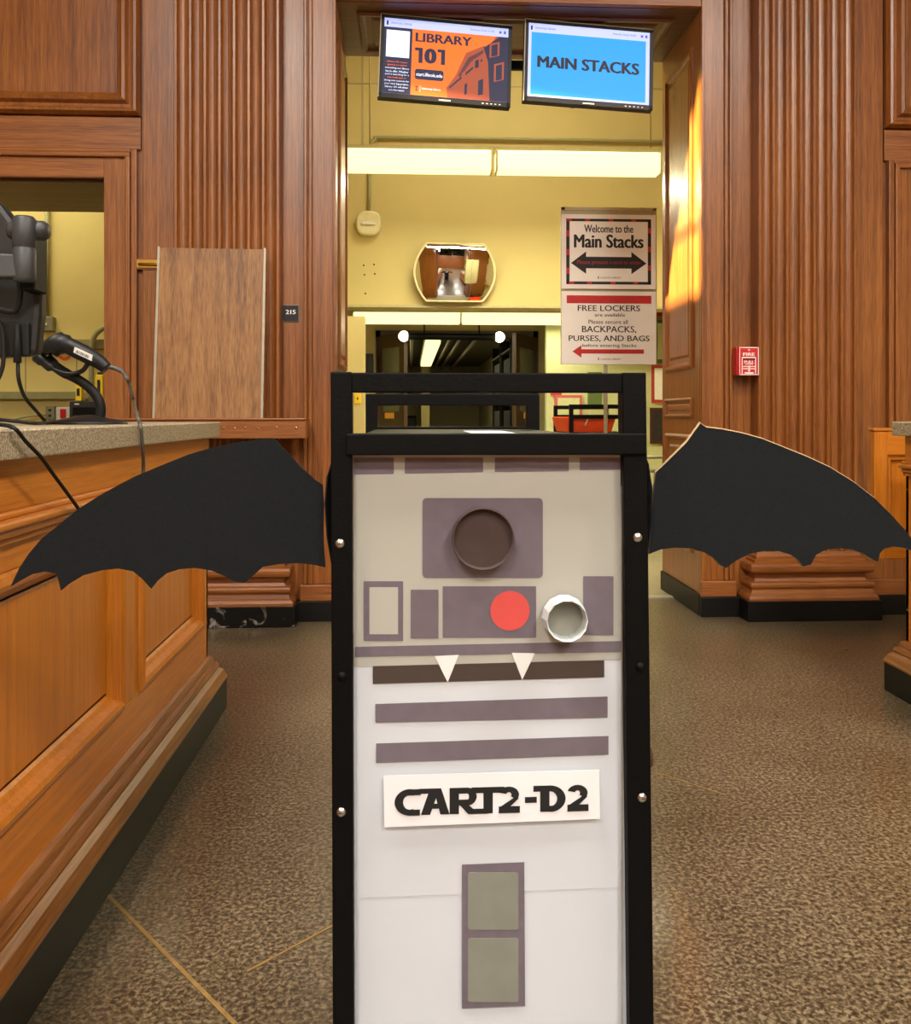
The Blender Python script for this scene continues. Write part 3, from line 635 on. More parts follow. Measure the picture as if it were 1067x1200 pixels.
# ================================================================= SCREENS
def tv(name, pc, w, h, roty, rotz, label, fn):
    """pc: top centre; local x right, z up, -y towards the viewer"""
    t = thing(name, label, 'screen', pc); t.rotation_euler = Euler((math.radians(-5), math.radians(roty), math.radians(rotz)))
    hw = w / 2; m = MB(); m.box(-hw, hw, 0, .045, -h, 0); m.build('case', 'black_plastic', t, .004, True)
    bz = .020; s0, s1, t0, t1 = -hw + bz, hw - bz, -h + bz * 1.3, -bz
    m = MB(); m.box(-hw, hw, -.003, 0, -h, -h + bz * 1.25); m.box(-hw, hw, -.003, 0, t1, 0); m.box(-hw, s0, -.003, 0, -h, 0); m.box(s1, hw, -.003, 0, -h, 0)
    m.build('bezel', 'black_plastic', t, 0, True)
    m = MB(); m.box(-hw, hw, -.0045, -.001, -.004, .001); m.box(-hw - .001, -hw + .004, -.0045, -.001, -h, 0); m.build('bezel_trim', 'aluminium', t, 0, True)
    m = MB(); m.box(-.03, .03, -.0045, -.003, -h + .006, -h + .012); m.build('maker_badge', 'sticker', t, 0, True)
    for k in range(5):
        m = MB(); x = hw - .15 + k * .022; m.box(x, x + .010, -.0042, -.003, -h + .008, -h + .013); m.build('button', 'sticker', t, 0, True)
    m = MB(); m.box(s0, s1, -.0015, 0, t0, t1); sc_ = m.build('screen', 'screen_pale', t, 0, True)
    M = lambda a, b, h_: (s0 + a * (s1 - s0), -.0015 - h_, t0 + b * (t1 - t0))
    def rect(nm, mat, a0, a1, b0, b1, d=.0006):
        m = MB(); m.add([M(a0, b0, d), M(a1, b0, d), M(a1, b1, d), M(a0, b1, d)], [(0, 1, 2, 3)]); return m.build(nm, mat, sc_, 0, True)
    def txt(s, mat, a0, a1, b0, b1, bold=.0, d=.0012, nm='lettering', **k): return text(nm, s, mat, sc_, (a0, a1, b0, b1), M, bold, d, local=True, **k)
    def polyg(nm, mat, pts, d): m = MB(); m.add([M(x, y, d) for x, y in pts], [list(range(len(pts)))]); return m.build(nm, mat, sc_, 0, True)
    rect('block_letter_logo', 'screen_ink', .018, .032, .905, .965); txt('University Library', 'screen_line', .05, .22, .912, .958)
    txt('Wednesday, October 18, 2023', 'screen_line', .69, .885, .925, .957); rect('weather_icon', 'screen_line', .925, .945, .925, .957); rect('weather_icon', 'screen_line', .962, .98, .922, .962)
    fn(rect, txt, polyg)
    m = MB(); m.box(-.09, .09, .045, .075, -h * .72, -h * .32); m.build('mount_plate', 'black_metal', t, 0, True)
    return t
def scr1(rect, txt, polyg):
    rect('text_column', 'screen_navy', 0, .225, .0, .88); rect('orange_field', 'screen_orange', .225, 1, .0, .88)
    rect('code_square', 'screen_white', .02, .205, .48, .84, .001)
    lines = ['Library 101 is your', 'gateway to explore', 'everything our library', 'has to offer. Whether', "you're searching for a", 'new study spot or', 'diving into sources for', 'your next big project,', 'Library 101 will show', 'you the ropes!']
    for i, s in enumerate(lines):
        hw = .0043 * len(s); z = .43 - i * .042; txt(s, 'screen_orange' if i in (0, 1, 5) else 'screen_white', .113 - hw, .113 + hw, z - .028, z, .005)
    txt('LIBRARY', 'screen_navy', .25, .705, .715, .835, .035); txt('0', 'screen_navy', .325, .425, .43, .635, .06)
    for x in (.25, .43): polyg('lettering', 'screen_navy', [(x + .03, .43), (x + .062, .43), (x + .062, .635), (x, .635), (x, .595), (x + .03, .595)], .0012)
    r = .02; rr = []
    for cx, cy, q0 in ((.465, .315, 0), (.275, .315, 90), (.275, .245, 180), (.465, .245, 270)):
        for k in range(5): q = math.radians(q0 + k * 22.5); rr.append((cx + .02 * math.cos(q), cy + .035 * math.sin(q)))
    polyg('address_pill', 'screen_navy', rr, .001); txt('start.illinois.edu', 'screen_white', .265, .475, .255, .302, .015, .0016)
    rect('block_letter_logo', 'screen_navy', .268, .276, .06, .115, .001); rect('block_letter_logo', 'screen_navy', .262, .282, .055, .066, .001); rect('block_letter_logo', 'screen_navy', .262, .282, .108, .119, .001)
    rect('white_rule', 'screen_white', .30, .302, .04, .13, .001); txt('University Library', 'screen_white', .315, .465, .072, .105, .012)
    # plain brick house with gable and windows, in shades of brick and navy
    polyg('house_wall', 'screen_brick', [(.52, 0), (.51, .13), (.58, .30), (.66, .62), (.80, .735), (.84, .72), (.90, .88), (1, .88), (1, 0)], .001)
    polyg('house_shade', 'screen_navy', [(.86, 0), (.84, .52), (.80, .72), (.82, .735), (.93, .88), (1, .88), (1, 0)], .0013)
    polyg('house_shade', 'screen_slate', [(.60, .30), (.68, .56), (.80, .68), (.80, .64), (.70, .50), (.62, .29)], .0013)
    for (x, y, ww, hh_) in ((.86, .60, .07, .17), (.73, .42, .05, .12), (.90, .28, .07, .22), (.76, .06, .06, .22), (.65, .05, .04, .16), (.60, .02, .02, .10), (.64, .28, .02, .06)):
        polyg('house_window', 'screen_brick', [(x - .01, y - .02), (x + ww, y + .02), (x + ww, y + hh_ + .04), (x - .01, y + hh_)], .0016)
        polyg('window_dark', 'screen_navy', [(x + .005, y), (x + ww - .015, y + .02), (x + ww - .015, y + hh_ + .01), (x + .005, y + hh_ - .02)], .0019)
    polyg('house_line', 'screen_navy', [(.53, .14), (.79, .56), (.795, .53), (.535, .12)], .0013)
def scr2(rect, txt, polyg):
    rect('blue_field', 'screen_blue', .025, .968, .03, .875); txt('MAIN STACKS', 'screen_ink', .075, .915, .40, .56, .04)
YT = 4.64
tl_, tr_ = WY(447, 19, YT), WY(600, 27, YT); pc = (tl_ + tr_) / 2
tv('display_screen', pc, .685, .445, 2.3, 4, 'wall display showing an orange Library 101 slide', scr1)
tl2, tr2 = WY(616, 25, YT), WY(765, 32, YT); pc2 = (tl2 + tr2) / 2
tv('display_screen', pc2, .685, .440, 2.3, 3, 'wall display showing a blue Main Stacks slide', scr2)
for c_, lb in ((pc + Vector((.08, 0, 0)), 'brown wooden mounting block above the orange slide display'), (pc2 + Vector((-.02, 0, 0)), 'brown wooden mounting block above the blue slide display')):
    t = thing('mount_block', lb, 'mount', (c_.x, YT + .12, HEAD))
    B('block', 'oak_h', t, (c_.x - .11, c_.x + .11, YT + .02, YT + .34, HEAD - .045, HEAD - .021), bevel=.004)
    B('drop_arm', 'black_metal', t, (c_.x - .035, c_.x + .035, YT + .14, YT + .17, HEAD - .33, HEAD - .045))
    B('tilt_head', 'black_metal', t, (c_.x - .05, c_.x + .05, YT + .078, YT + .14, HEAD - .32, HEAD - .20))
a, b = WY(596, 68, YT + .15), WY(618, 79, YT + .15)
tag(B('mount_crossbar', 'black_metal', None, (pc.x, pc2.x, YT + .175, YT + .205, b.z, a.z), bevel=.003), 'black metal bar joining the two display mounts', 'bar')
p = WY(672, 122, YT + .04)
tag(MB().tube(smooth_path([p + Vector((-.05, 0, .03)), p + Vector((-.03, 0, -.01)), p + Vector((0, 0, -.018)), p + Vector((.03, 0, -.005)), p + Vector((.035, 0, .02))], 5), .004, 6).build('screen_cable', 'black_rubber', None), 'small black cable loop hanging under the blue slide display', 'cable')

# ================================================================= SIGN STAND
YS = 5.85
a, b = WY(657.5, 427, YS), WY(768, 244, YS)
px_ = WY(710.5, 470, YS).x
t = thing('sign_stand', 'beige metal pole stand holding two white library signs', 'sign stand', (px_, YS, 0))
MB().tube([(px_, YS + .03, .02), (px_, YS + .03, b.z - .05)], .013, 10).build('pole', 'aluminium', t)
MB().lathe((px_, YS + .03, 0), [(.0, .002), (.19, .002), (.19, .012), (.03, .03), (.016, .05)], 'Z', 24).build('base', 'aluminium', t)
B('frame', 'beige_metal', t, (a.x - .004, a.x + .02, YS - .01, YS + .012, a.z, b.z), (b.x - .02, b.x + .004, YS - .01, YS + .012, a.z, b.z), (a.x, b.x, YS - .01, YS + .012, b.z - .022, b.z), (a.x, b.x, YS - .002, YS + .012, a.z, b.z))
def poster(x0, x1, z0, z1):
    m = MB(); m.box(x0, x1, YS - .016, YS - .012, z0, z1); o = m.build('poster', 'sign_white', t)
    M = lambda u, v, h: (x0 + u * (x1 - x0), YS - .016 - h, z0 + v * (z1 - z0))
    def rc(nm, mat, u0, u1, v0, v1, d=.0006): m = MB(); m.add([M(u0, v0, d), M(u1, v0, d), M(u1, v1, d), M(u0, v1, d)], [(0, 1, 2, 3)]); return m.build(nm, mat, o)
    def pg(nm, mat, pts, d=.0006): m = MB(); m.add([M(u, v, d) for u, v in pts], [list(range(len(pts)))]); return m.build(nm, mat, o)
    def tx(s, mat, u0, u1, v0, v1, bold=.0, d=.001, **k): return text('lettering', s, mat, o, (u0, u1, v0, v1), M, bold, d, **k)
    return rc, pg, tx
pz = lambda py: WY(712, py, YS).z
rc, pg, tx = poster(a.x - .002, b.x - .004, pz(339), pz(252))
for u0, u1, v0, v1 in ((.05, .085, .06, .94), (.915, .95, .06, .94), (.05, .95, .06, .098), (.05, .95, .905, .94)): rc('border', 'sign_black', u0, u1, v0, v1)
for u in (.06, .25, .5, .74): rc('border_accent', 'sign_red', u, u + .05, .906, .938, .0009); rc('border_accent', 'sign_red', u + .02, u + .07, .062, .095, .0009)
for v in (.2, .45, .7): rc('border_accent', 'sign_red', .052, .083, v, v + .08, .0009); rc('border_accent', 'sign_red', .917, .948, v + .05, v + .12, .0009)
tx('Welcome to the', 'sign_black', .24, .76, .755, .86, .022); tx('Main Stacks', 'sign_black', .13, .87, .55, .73, .035)
pg('double_arrow', 'sign_black', [(.10, .345), (.26, .20), (.26, .275), (.74, .275), (.74, .20), (.90, .345), (.74, .50), (.74, .43), (.26, .43), (.26, .50)])
tx('Please present i-card to enter', 'dark_red_ink', .165, .845, .315, .385, .012); rc('block_letter_logo', 'sign_black', .385, .395, .135, .17); tx('ILLINOIS LIBRARY', 'sign_black', .415, .63, .14, .162)
rc, pg, tx = poster(a.x - .002, b.x - .002, pz(427), pz(342))
rc('red_band', 'sign_red', .055, .95, .835, .945)
tx('FREE LOCKERS', 'sign_black', .17, .83, .73, .81, .012); tx('are available', 'sign_black', .35, .67, .655, .70, .006); tx('Please secure all', 'sign_black', .285, .70, .555, .61, .006)
tx('BACKPACKS,', 'sign_black', .215, .79, .425, .525, .012); tx('PURSES, AND BAGS', 'sign_black', .075, .93, .305, .395, .012); tx('before entering Stacks', 'sign_black', .22, .79, .225, .28, .006)
pg('red_arrow', 'sign_red', [(.115, .175), (.21, .09), (.21, .145), (.87, .145), (.87, .205), (.21, .205), (.21, .26)]); rc('block_letter_logo', 'sign_black', .385, .395, .055, .09); tx('ILLINOIS LIBRARY', 'sign_black', .415, .63, .06, .082)

# ---------------------------------------------------------------- things beyond the doorway, right
t = thing('book_cart', 'black book cart with an orange bag behind the large decorated cart', 'cart', (1.28, 6.4, 0))
ax, bx_ = WY(669, 480, 6.4).x, WY(735, 480, 6.4).x
for x in (ax, bx_):
    for y in (6.4, 7.1): B('post', 'black_metal', t, (x - .014, x + .014, y - .014, y + .014, .1, WY(700, 474, 6.4).z))
for y in (6.4, 7.1): B('rail', 'black_metal', t, (ax, bx_, y - .012, y + .012, WY(700, 479, 6.4).z, WY(700, 474, 6.4).z)); B('rail', 'black_metal', t, (ax, bx_, y - .012, y + .012, WY(700, 491, 6.4).z, WY(700, 486, 6.4).z))
for z in (.2, .55, .88): B('shelf', 'black_metal', t, (ax, bx_, 6.4, 7.1, z, z + .02))
for x in (ax, bx_):
    for y in (6.42, 7.08): MB().lathe((x - .015, y, .05), [(.0, 0), (.05, 0), (.05, .03), (0, .03)], 'X', 14).build('caster', 'black_rubber', t)
zt = .90
yb_ = 6.15
p0, p1 = WY(668, 488, yb_), WY(732, 490, yb_)
t = thing('tote_tray', 'orange plastic tote with white wire handles on the far cart', 'tote', ((p0.x + p1.x) / 2, 6.55, zt))
top = [(p0.x, 6.42), (p1.x, 6.42), (p1.x, 6.95), (p0.x, 6.95)]; zt1 = WY(700, 489, 6.42).z
m = MB(); lo = [(p0.x + .03, 6.44, zt), (p1.x - .03, 6.44, zt), (p1.x - .03, 6.92, zt), (p0.x + .03, 6.92, zt)]
m.add(lo + [(x, y, zt1) for x, y in top], [(0, 1, 2, 3), (0, 1, 5, 4), (1, 2, 6, 5), (2, 3, 7, 6), (3, 0, 4, 7)]); o = m.build('bin', 'orange_plastic', t)
md = o.modifiers.new('thick', 'SOLIDIFY'); md.thickness = .006
for px in (690, 713):
    q = WY(px, 484, 6.42); MB().tube(smooth_path([(q.x - .03, 6.41, zt1 - .06), (q.x - .01, 6.405, zt1 + .0), (q.x, 6.41, zt1 + .05)], 4), .006, 6).build('handle', 'sticker', t)
YP = VX1
def wallposter(nm, lb, px0, px1, py0, py1, Y, mat, inner=None, th=.02):
    p, q = WY(px0, py1, Y), WY(px1, py0, Y)
    t = thing(nm, lb, 'poster', ((p.x + q.x) / 2, Y, p.z)); B('backing', mat, t, (p.x, q.x, Y, Y + th, p.z, q.z))
    if inner:
        w, h = q.x - p.x, q.z - p.z; B('sheet', inner, t, (p.x + .1 * w, q.x - .1 * w, Y - .003, Y, p.z + .08 * h, q.z - .08 * h))
    return t
# partition at the right rear carrying notices
struct(B('wall_partition', 'pale_green', None, (WY(640, 450, 8.6).x, VX1, 8.6, 8.7, 0, 1.9)), 'pale low partition with notices beyond the sign stand')
wallposter('notice', 'red notice pinned on the pale partition', 645, 658, 440, 463, 8.57, 'poster_red', None, .028)
wallposter('bulletin_board', 'bulletin board with pink red border on the partition', 650, 682, 463, 505, 8.57, 'pink_poster', 'pale_green', .028)
wallposter('green_poster', 'olive green poster on the partition above the far cart', 689, 705, 436, 474, 8.57, 'poster_green', None, .028)
wallposter('white_notice', 'white notice with a red frame near the right door reveal', 764, 790, 428, 472, 8.57, 'poster_red', 'sign_white', .028)
wallposter('maroon_rack', 'dark maroon rack front below the framed white notice', 762, 790, 478, 520, 8.57, 'maroon', 'book_dark', .028)
wallposter('green_picture', 'green leafy picture beside the lower white sign', 768, 790, 375, 425, 8.57, 'poster_green', 'pale_green', .028)
wallposter('red_picture', 'red picture beside the gap of the two signs', 768, 790, 332, 370, 8.57, 'poster_red', None, .028)
for z in (WY(760, 536, 6.3).z, WY(760, 552, 6.3).z):
    tag(MB().tube([(WY(735, 540, 6.3).x, 6.3, z), (WY(790, 540, 6.3).x, 6.3, z)], .012, 8).build('hand_rail', 'aluminium', None), 'upper pale metal barrier rail behind the right wing' if z > WY(760, 545, 6.3).z else 'lower pale metal barrier rail behind the right wing', 'rail', 'barrier rails by the doorway')
for px in (738, 786): 
    x = WY(px, 540, 6.3).x; tag(MB().tube([(x, 6.3, 0), (x, 6.3, WY(760, 536, 6.3).z)], .014, 8).build('rail_post', 'aluminium', None), 'pale metal post carrying the barrier rails', 'post', 'barrier posts by the doorway')
p = WY(419, 467, 7.2)
t = thing('switch_plate', 'yellow switch plate on the narrow cream pier left of the doors', 'switch', (p.x, 7.2, p.z))
B('plate', 'yellow_plastic', t, (p.x - .025, p.x + .025, 7.19, 7.2, p.z - .04, p.z + .04), bevel=.003); B('toggle', 'black_plastic', t, (p.x - .005, p.x + .005, 7.182, 7.19, p.z - .01, p.z + .01))
struct(B('wall_pier', 'cream', None, (VX0, WY(427, 470, 7.2).x, 7.2, 7.35, 0, bz - .14)), 'narrow cream pier left of the stacks entrance')
p, q = WY(425, 437, 9.4), WY(437, 414, 9.4)
t = thing('wall_phone', 'black wall telephone box left of the stacks doors', 'telephone', ((p.x + q.x) / 2, 9.45, p.z))
B('body', 'black_plastic', t, (p.x, q.x, 9.42, 9.5, p.z, q.z), bevel=.008); B('handset', 'black_plastic', t, (p.x + .01, p.x + .04, 9.39, 9.42, p.z + .02, q.z - .01), bevel=.008)

# ---------------------------------------------------------------- office behind the left service window
YO = 6.7
struct(B('wall_office', 'yellow_wall', None, (XL, VX0 - .15, YO, YO + .2, 0, 3.6)), 'yellow painted block wall of the office behind the window')
ofw = bpy.data.objects['wall_office']; ORG[ofw] = Vector((0, 0, 0))
struct(B('wall_office_side', 'yellow_wall', None, (XL - .2, XL, YB, YO + .2, 0, 3.6), (VX1 + .15, XR, YO, YO + .2, 0, 3.6), (XR, XR + .2, YB, YO + .2, 0, 3.6)))
struct(B('ceiling_office', 'hall_ceiling', None, (XL - .2, VX0 - .15, YB, YO + .2, 3.6, 3.7), (VX1 + .15, XR + .2, YB, YO + .2, 3.6, 3.7)))
struct(B('floor_office', 'concrete', None, (XL - .2, VX0 - .15, 5.0, YO + .2, -.1, .001), (VX1 + .15, XR + .2, 5.0, YO + .2, -.1, .001)))
for i in range(3):
    x = XR - 2.2 + i * .01
for py0, py1, d in ((398, 409, .05), (459, 468, .05)):
    z0, z1 = WY(60, py1, YO).z, WY(60, py0, YO).z
    B('ledge', 'conduit', ofw, (XL, VX0 - .16, YO - d, YO, z0, z1), bevel=.004)
for px in (30, 90, ): 
    x = WY(px, 430, YO).x; B('block_joint', 'conduit', ofw, (x - .004, x + .004, YO - .002, YO, WY(px, 459, YO).z, WY(px, 409, YO).z))
pth = [WY(55, 240, YO - .03), WY(55, 300, YO - .03), WY(55, 373, YO - .03)]
tag(MB().tube(pth, .016, 8).build('conduit', 'conduit', None), 'vertical metal conduit on the yellow office wall', 'conduit')
p, q = WY(48, 388, YO - .05), WY(62.5, 371, YO - .05)
t = thing('switch_box', 'small grey switch box at the foot of the office conduit', 'switch', ((p.x + q.x) / 2, YO, p.z))
B('box', 'box_grey', t, (p.x, q.x, YO - .06, YO, p.z, q.z), bevel=.006); w = q.x - p.x
B('toggle', 'sticker', t, (p.x + .35 * w, p.x + .55 * w, YO - .068, YO - .06, (p.z + q.z) / 2 - .012, (p.z + q.z) / 2 + .004))
pth = [WY(128, 383, YO - .08), WY(120, 385, YO - .08), WY(112, 392, YO - .08), WY(108, 402, YO - .08), WY(107, 420, YO - .08), WY(107, 475, YO - .08)]
tag(MB().tube(smooth_path(pth, 4), .020, 8).build('conduit', 'conduit', None), 'bent metal conduit beside the window frame in the office', 'conduit')
p, q = WY(53.5, 492, YO - .05), WY(63.5, 476, YO - .05)
t = thing('outlet_box', 'small grey outlet box low on the yellow wall', 'outlet', ((p.x + q.x) / 2, YO, p.z)); B('box', 'box_grey', t, (p.x, q.x, YO - .05, YO, p.z, q.z), bevel=.004)
for dz_ in (.3, .7): B('socket', 'black_plastic', t, (p.x + .02, q.x - .02, YO - .053, YO - .05, p.z + (q.z - p.z) * dz_ - .008, p.z + (q.z - p.z) * dz_ + .008))
p, q = WY(64, 493, YO - .05), WY(80, 477, YO - .05)
t = thing('alarm_switch', 'small white wall plate with a red switch', 'switch', ((p.x + q.x) / 2, YO, p.z)); B('plate', 'sticker', t, (p.x, q.x, YO - .03, YO, p.z, q.z), bevel=.004)
B('red_switch', 'alarm_red', t, (p.x + .035, p.x + .075, YO - .045, YO - .03, p.z + .02, q.z - .015), bevel=.003)
pth = [WY(0, 520, YO - .1), WY(8, 500, YO - .1), WY(20, 491, YO - .1), WY(36, 487.5, YO - .08), WY(54, 486, YO - .06)]
tag(MB().tube(smooth_path(pth, 4), .009, 6).build('cord', 'conduit', None), 'pale cord running to the low outlet on the yellow wall', 'cord')
ySl = 5.15; p, q = WY(81, 498, ySl), WY(121, 470, ySl); zs = WZ0 + .03
t = thing('black_box', 'black plastic box on the office window sill', 'box', ((p.x + q.x) / 2, ySl, zs))
B('body', 'black_plastic', t, (p.x, q.x, ySl, ySl + .16, zs, q.z), bevel=.006); B('label', 'sticker', t, (p.x + .03, p.x + .055, ySl - .002, ySl, q.z - .02, q.z - .014)); B('door', 'black_metal', t, (p.x + .02, q.x - .02, ySl - .006, ySl, zs + .02, q.z - .035), bevel=.003)
for px0, px1, py0, lb in ((112, 121, 439, 'tall yellow dispenser with a black button on the black box'), (89, 96, 449, 'short yellow dispenser standing on the black box')):
    r, s_ = WY(px0, 469, ySl + .04), WY(px1, py0, ySl + .04)
    t = thing('yellow_dispenser', lb, 'dispenser', ((r.x + s_.x) / 2, ySl + .05, q.z)); B('body', 'yellow_plastic', t, (r.x, s_.x, ySl + .03, ySl + .08, q.z, s_.z), bevel=.005)
    mx_ = (r.x + s_.x) / 2; B('button', 'black_plastic', t, (mx_ - .008, mx_ + .008, ySl + .022, ySl + .03, q.z + .03, s_.z - .03), bevel=.003); B('cap', 'black_plastic', t, (mx_ - .012, mx_ + .012, ySl + .04, ySl + .07, s_.z, s_.z + .015), bevel=.003)

# ================================================================= THINGS ON THE LEFT COUNTER
ZT = .998
# monitor seen from the back on an arm
YM = 2.0
def mo(px, py, y=YM): return WY(px, py, y)
t = thing('monitor', 'dark monitor seen from behind on a grey jointed arm', 'monitor', (mo(-40, 420).x, YM - .05, ZT))
L0 = mo(48, 300).x - .48
prof = [(mo(47.5, 262), mo(47, 262)), ]
m = MB()
sh2 = [mo(*q) for q in ((-150, 175), (-20, 225), (2, 240), (20, 264), (44, 284), (47.5, 312), (46.5, 370), (42, 416), (-20, 420), (-150, 425))]
m.prism([Vector((v.x, YM, v.z)) for v in sh2], [Vector((v.x, YM + .045, v.z)) for v in sh2])
m.build('shell', 'black_plastic', t, .012)
bl_ = mo(24, 402, YM - .01); B('connector_bay', 'black_rubber', t, (L0 + .1, mo(34, 390, YM - .01).x, YM - .012, YM, mo(0, 418, YM).z, mo(0, 378, YM).z), bevel=.004)
yA = YM - .09
p, q = mo(16, 330, yA), mo(41, 254, yA); cxm = (p.x + q.x) / 2
MB().lathe((cxm, yA, p.z), [(0, 0), (.021, .0), (.023, .006), (.023, .066), (.0215, .068), (.0215, .071), (.023, .073), (.023, q.z - p.z - .006), (.018, q.z - p.z), (0, q.z - p.z + .002)], 'Z', 20).build('arm_post', 'grey_plastic', t)
MB().lathe((cxm, yA + .02, mo(30, 268, yA).z), [(0, -.042), (.016, -.040), (.021, -.032), (.021, .032), (.016, .040), (0, .042)], 'X', 18).build('tilt_knuckle', 'grey_plastic', t)
ar0, ar1 = mo(0, 325, yA), mo(34, 297, yA)
m = MB(); m.hexa([(ar0.x - .36, yA - .022, ar0.z), (ar1.x, yA - .022, ar0.z - .003), (ar1.x, yA + .022, ar0.z - .003), (ar0.x - .36, yA + .022, ar0.z), (ar0.x - .36, yA - .016, ar1.z + .003), (ar1.x - .006, yA - .016, ar1.z - .004), (ar1.x - .006, yA + .016, ar1.z - .004), (ar0.x - .36, yA + .016, ar1.z + .003)]); m.build('arm', 'grey_plastic', t, .004)
B('tilt_bracket', 'black_metal', t, (cxm - .02, cxm + .012, yA + .02, YM, mo(0, 345, YM).z, mo(0, 268, YM).z), bevel=.004)
MB().tube(smooth_path([mo(22, 330, YM - .04), mo(24, 345, YM - .03), mo(20, 362, YM - .02), mo(10, 365, YM - .02), mo(-10, 360, YM - .02)], 5), .006, 8).build('bracket_wire', 'black_rubber', t)
MB().tube([(ar0.x - .33, yA, ZT), (ar0.x - .33, yA, ar1.z + .03)], .02, 14).build('stand_pole', 'grey_plastic', t)
MB().lathe((ar0.x - .33, yA, ZT), [(0, .0), (.06, 0), (.06, .01), (.022, .018), (.02, .03)], 'Z', 20).build('stand_base', 'grey_plastic', t)
pg0 = mo(20, 425, YM - .02)
MB().tube([mo(20, 380, YM - .02), mo(20, 402, YM - .02), mo(20.5, 425, YM - .02)], [.005, .008, .009], 8).build('cable_plug', 'black_rubber', t)
cab = smooth_path([mo(21, 424, YM - .02), mo(22, 445, YM - .02), WY(29, 465, 2.05), WY(42, 481, 2.1), WY(55, 496, 2.2)], 6)
cab[-1].z = ZT + .004
tag(MB().tube(cab, .0042, 8).build('monitor_cable', 'black_rubber', None), 'thin dark cable dropping from the monitor to the scanner base', 'cable')
tag(MB().tube(smooth_path([mo(-4, 372, YM - .03), mo(2, 385, YM - .03), mo(4, 405, YM - .03), mo(3, 430, YM - .03), mo(-6, 450, YM - .03), mo(-25, 470, YM - .03), WY(-40, 500, 2.0)], 5), .0048, 8).build('monitor_cable', 'black_rubber', None), 'black cable looping down at the back of the monitor', 'cable')
# desk cables
cb = [WY(-25, 491, 2.02), WY(0, 492, 2.0), WY(20, 494, 2.0), WY(40, 503, 2.0), WY(52, 503, 2.1), WY(60, 499, 2.25)]
for v in cb: v.z = max(v.z, ZT + .0055)
cb[3].z = cb[4].z = ZT + .0055
tag(MB().tube(smooth_path(cb, 6), .004, 8).build('desk_cable', 'black_rubber', None), 'black cable curving across the worktop to the scanner base', 'cable')
xe = XF + .035
cb = [WY(-30, 500, 1.46), WX(-2, 500.5, xe - .03), WX(14, 505, xe + .004), WX(30, 517, xe + .012), WX(48, 536, xe + .014), WX(64, 558, xe + .012), WX(78, 577, XF + .048), WX(94, 600, XF + .045), WX(104, 625, XF + .045)]
cb[0].z = max(cb[0].z, ZT + .006); cb[1].z = max(cb[1].z, ZT + .007); cb[2].x += .004; cb[2].z = ZT + .001
tag(MB().tube(smooth_path(cb, 6), .0036, 8).build('hanging_cable', 'black_rubber', None), 'thick black cable hanging over the counter front', 'cable')
# barcode scanner on gooseneck stand
YC = 2.32
def sc_(px, py, y=YC): return WY(px, py, y)
c0 = sc_(103, 497); 
t = thing('scanner_stand', 'black gooseneck scanner stand with round base on the worktop', 'stand', (c0.x, YC, ZT))
MB().lathe((c0.x, YC, ZT), [(0, .0), (.095, 0), (.095, .004), (.085, .009), (.05, .015), (.03, .022), (0, .024)], 'Z', 32).build('base', 'black_plastic', t)
gp = smooth_path([(sc_(117, 492).x, YC, ZT + .012), sc_(118, 477), sc_(113, 464), sc_(103, 453), sc_(90, 444), sc_(76, 437), sc_(64, 429), sc_(55, 421)], 6)
MB().tube(gp, [.0125] * (len(gp) - 14) + [.0135] * 8 + [.016] * 6, 12).build('gooseneck', 'black_rubber', t)
cr = smooth_path([sc_(43, 417, YC - .01), sc_(52, 424, YC - .012), sc_(62, 432, YC - .014), sc_(74, 437, YC - .014), sc_(86, 438, YC - .014), sc_(97, 434, YC - .014), sc_(103, 426, YC - .014)], 5)
MB().tube(cr, [.016] * 5 + [.013] * 5 + [.006] * (len(cr) - 10), 10).build('cradle', 'black_plastic', t)
t = thing('barcode_scanner', 'black handheld barcode scanner with white barcode label', 'scanner', sc_(95, 415))
ys = YC - .02
body = smooth_path([sc_(60, 411, ys), sc_(70, 403, ys), sc_(82, 406, ys), sc_(94, 412, ys), sc_(106, 418, ys), sc_(117, 425, ys), sc_(125, 432, ys)], 5)
nb = len(body); rad = []
for i in range(nb):
    f = i / (nb - 1); rad.append(.022 if f < .08 else (.026 if f < .3 else (.0215 if f < .65 else .0215 - .006 * (f - .65) / .35)))
MB().tube(body, rad, 14).build('body', 'black_plastic', t)
hd = [sc_(52, 417, ys), sc_(56, 412, ys), sc_(61, 405, ys), sc_(68, 398, ys), sc_(74, 395, ys), sc_(78, 397, ys)]
m = MB(); ax_ = (sc_(78, 397, ys) - sc_(52, 417, ys)).normalized(); mid = sc_(64, 405, ys); nrm = Vector((-ax_.z, 0, ax_.x)); nrm = nrm if nrm.x < 0 else -nrm
ring0 = []; 
for k in range(20):
    q = 2 * math.pi * k / 20; d_ = ax_ * (.037 * math.cos(q)) + Vector((0, 1, 0)) * (.028 * math.sin(q)); ring0.append(d_)
lay = [(.6, .020), (.95, .016), (1.0, .008), (.95, .0), (.7, -.012)]
vs = []
for f, o_ in lay: vs += [mid + d_ * f + nrm * o_ for d_ in ring0]
m.add(vs, [(r * 20 + k, r * 20 + (k + 1) % 20, (r + 1) * 20 + (k + 1) % 20, (r + 1) * 20 + k) for r in range(len(lay) - 1) for k in range(20)], 0, True); m.add(vs[:20], [list(range(20))]); m.build('scan_head', 'black_plastic', t)
MB().tube(smooth_path([sc_(70, 418, ys), sc_(76, 421, ys), sc_(82, 418, ys)], 3), .004, 6).build('trigger', 'orange_plastic', t)
la = [sc_(87.5, 406.5, ys - .024), sc_(108, 416, ys - .023), sc_(107, 423, ys - .024), sc_(86, 413, ys - .025)]
m = MB(); m.prism(la, [v + Vector((0, .012, 0)) for v in la]); lb_ = m.build('barcode_label', 'sticker', t)
m = MB()
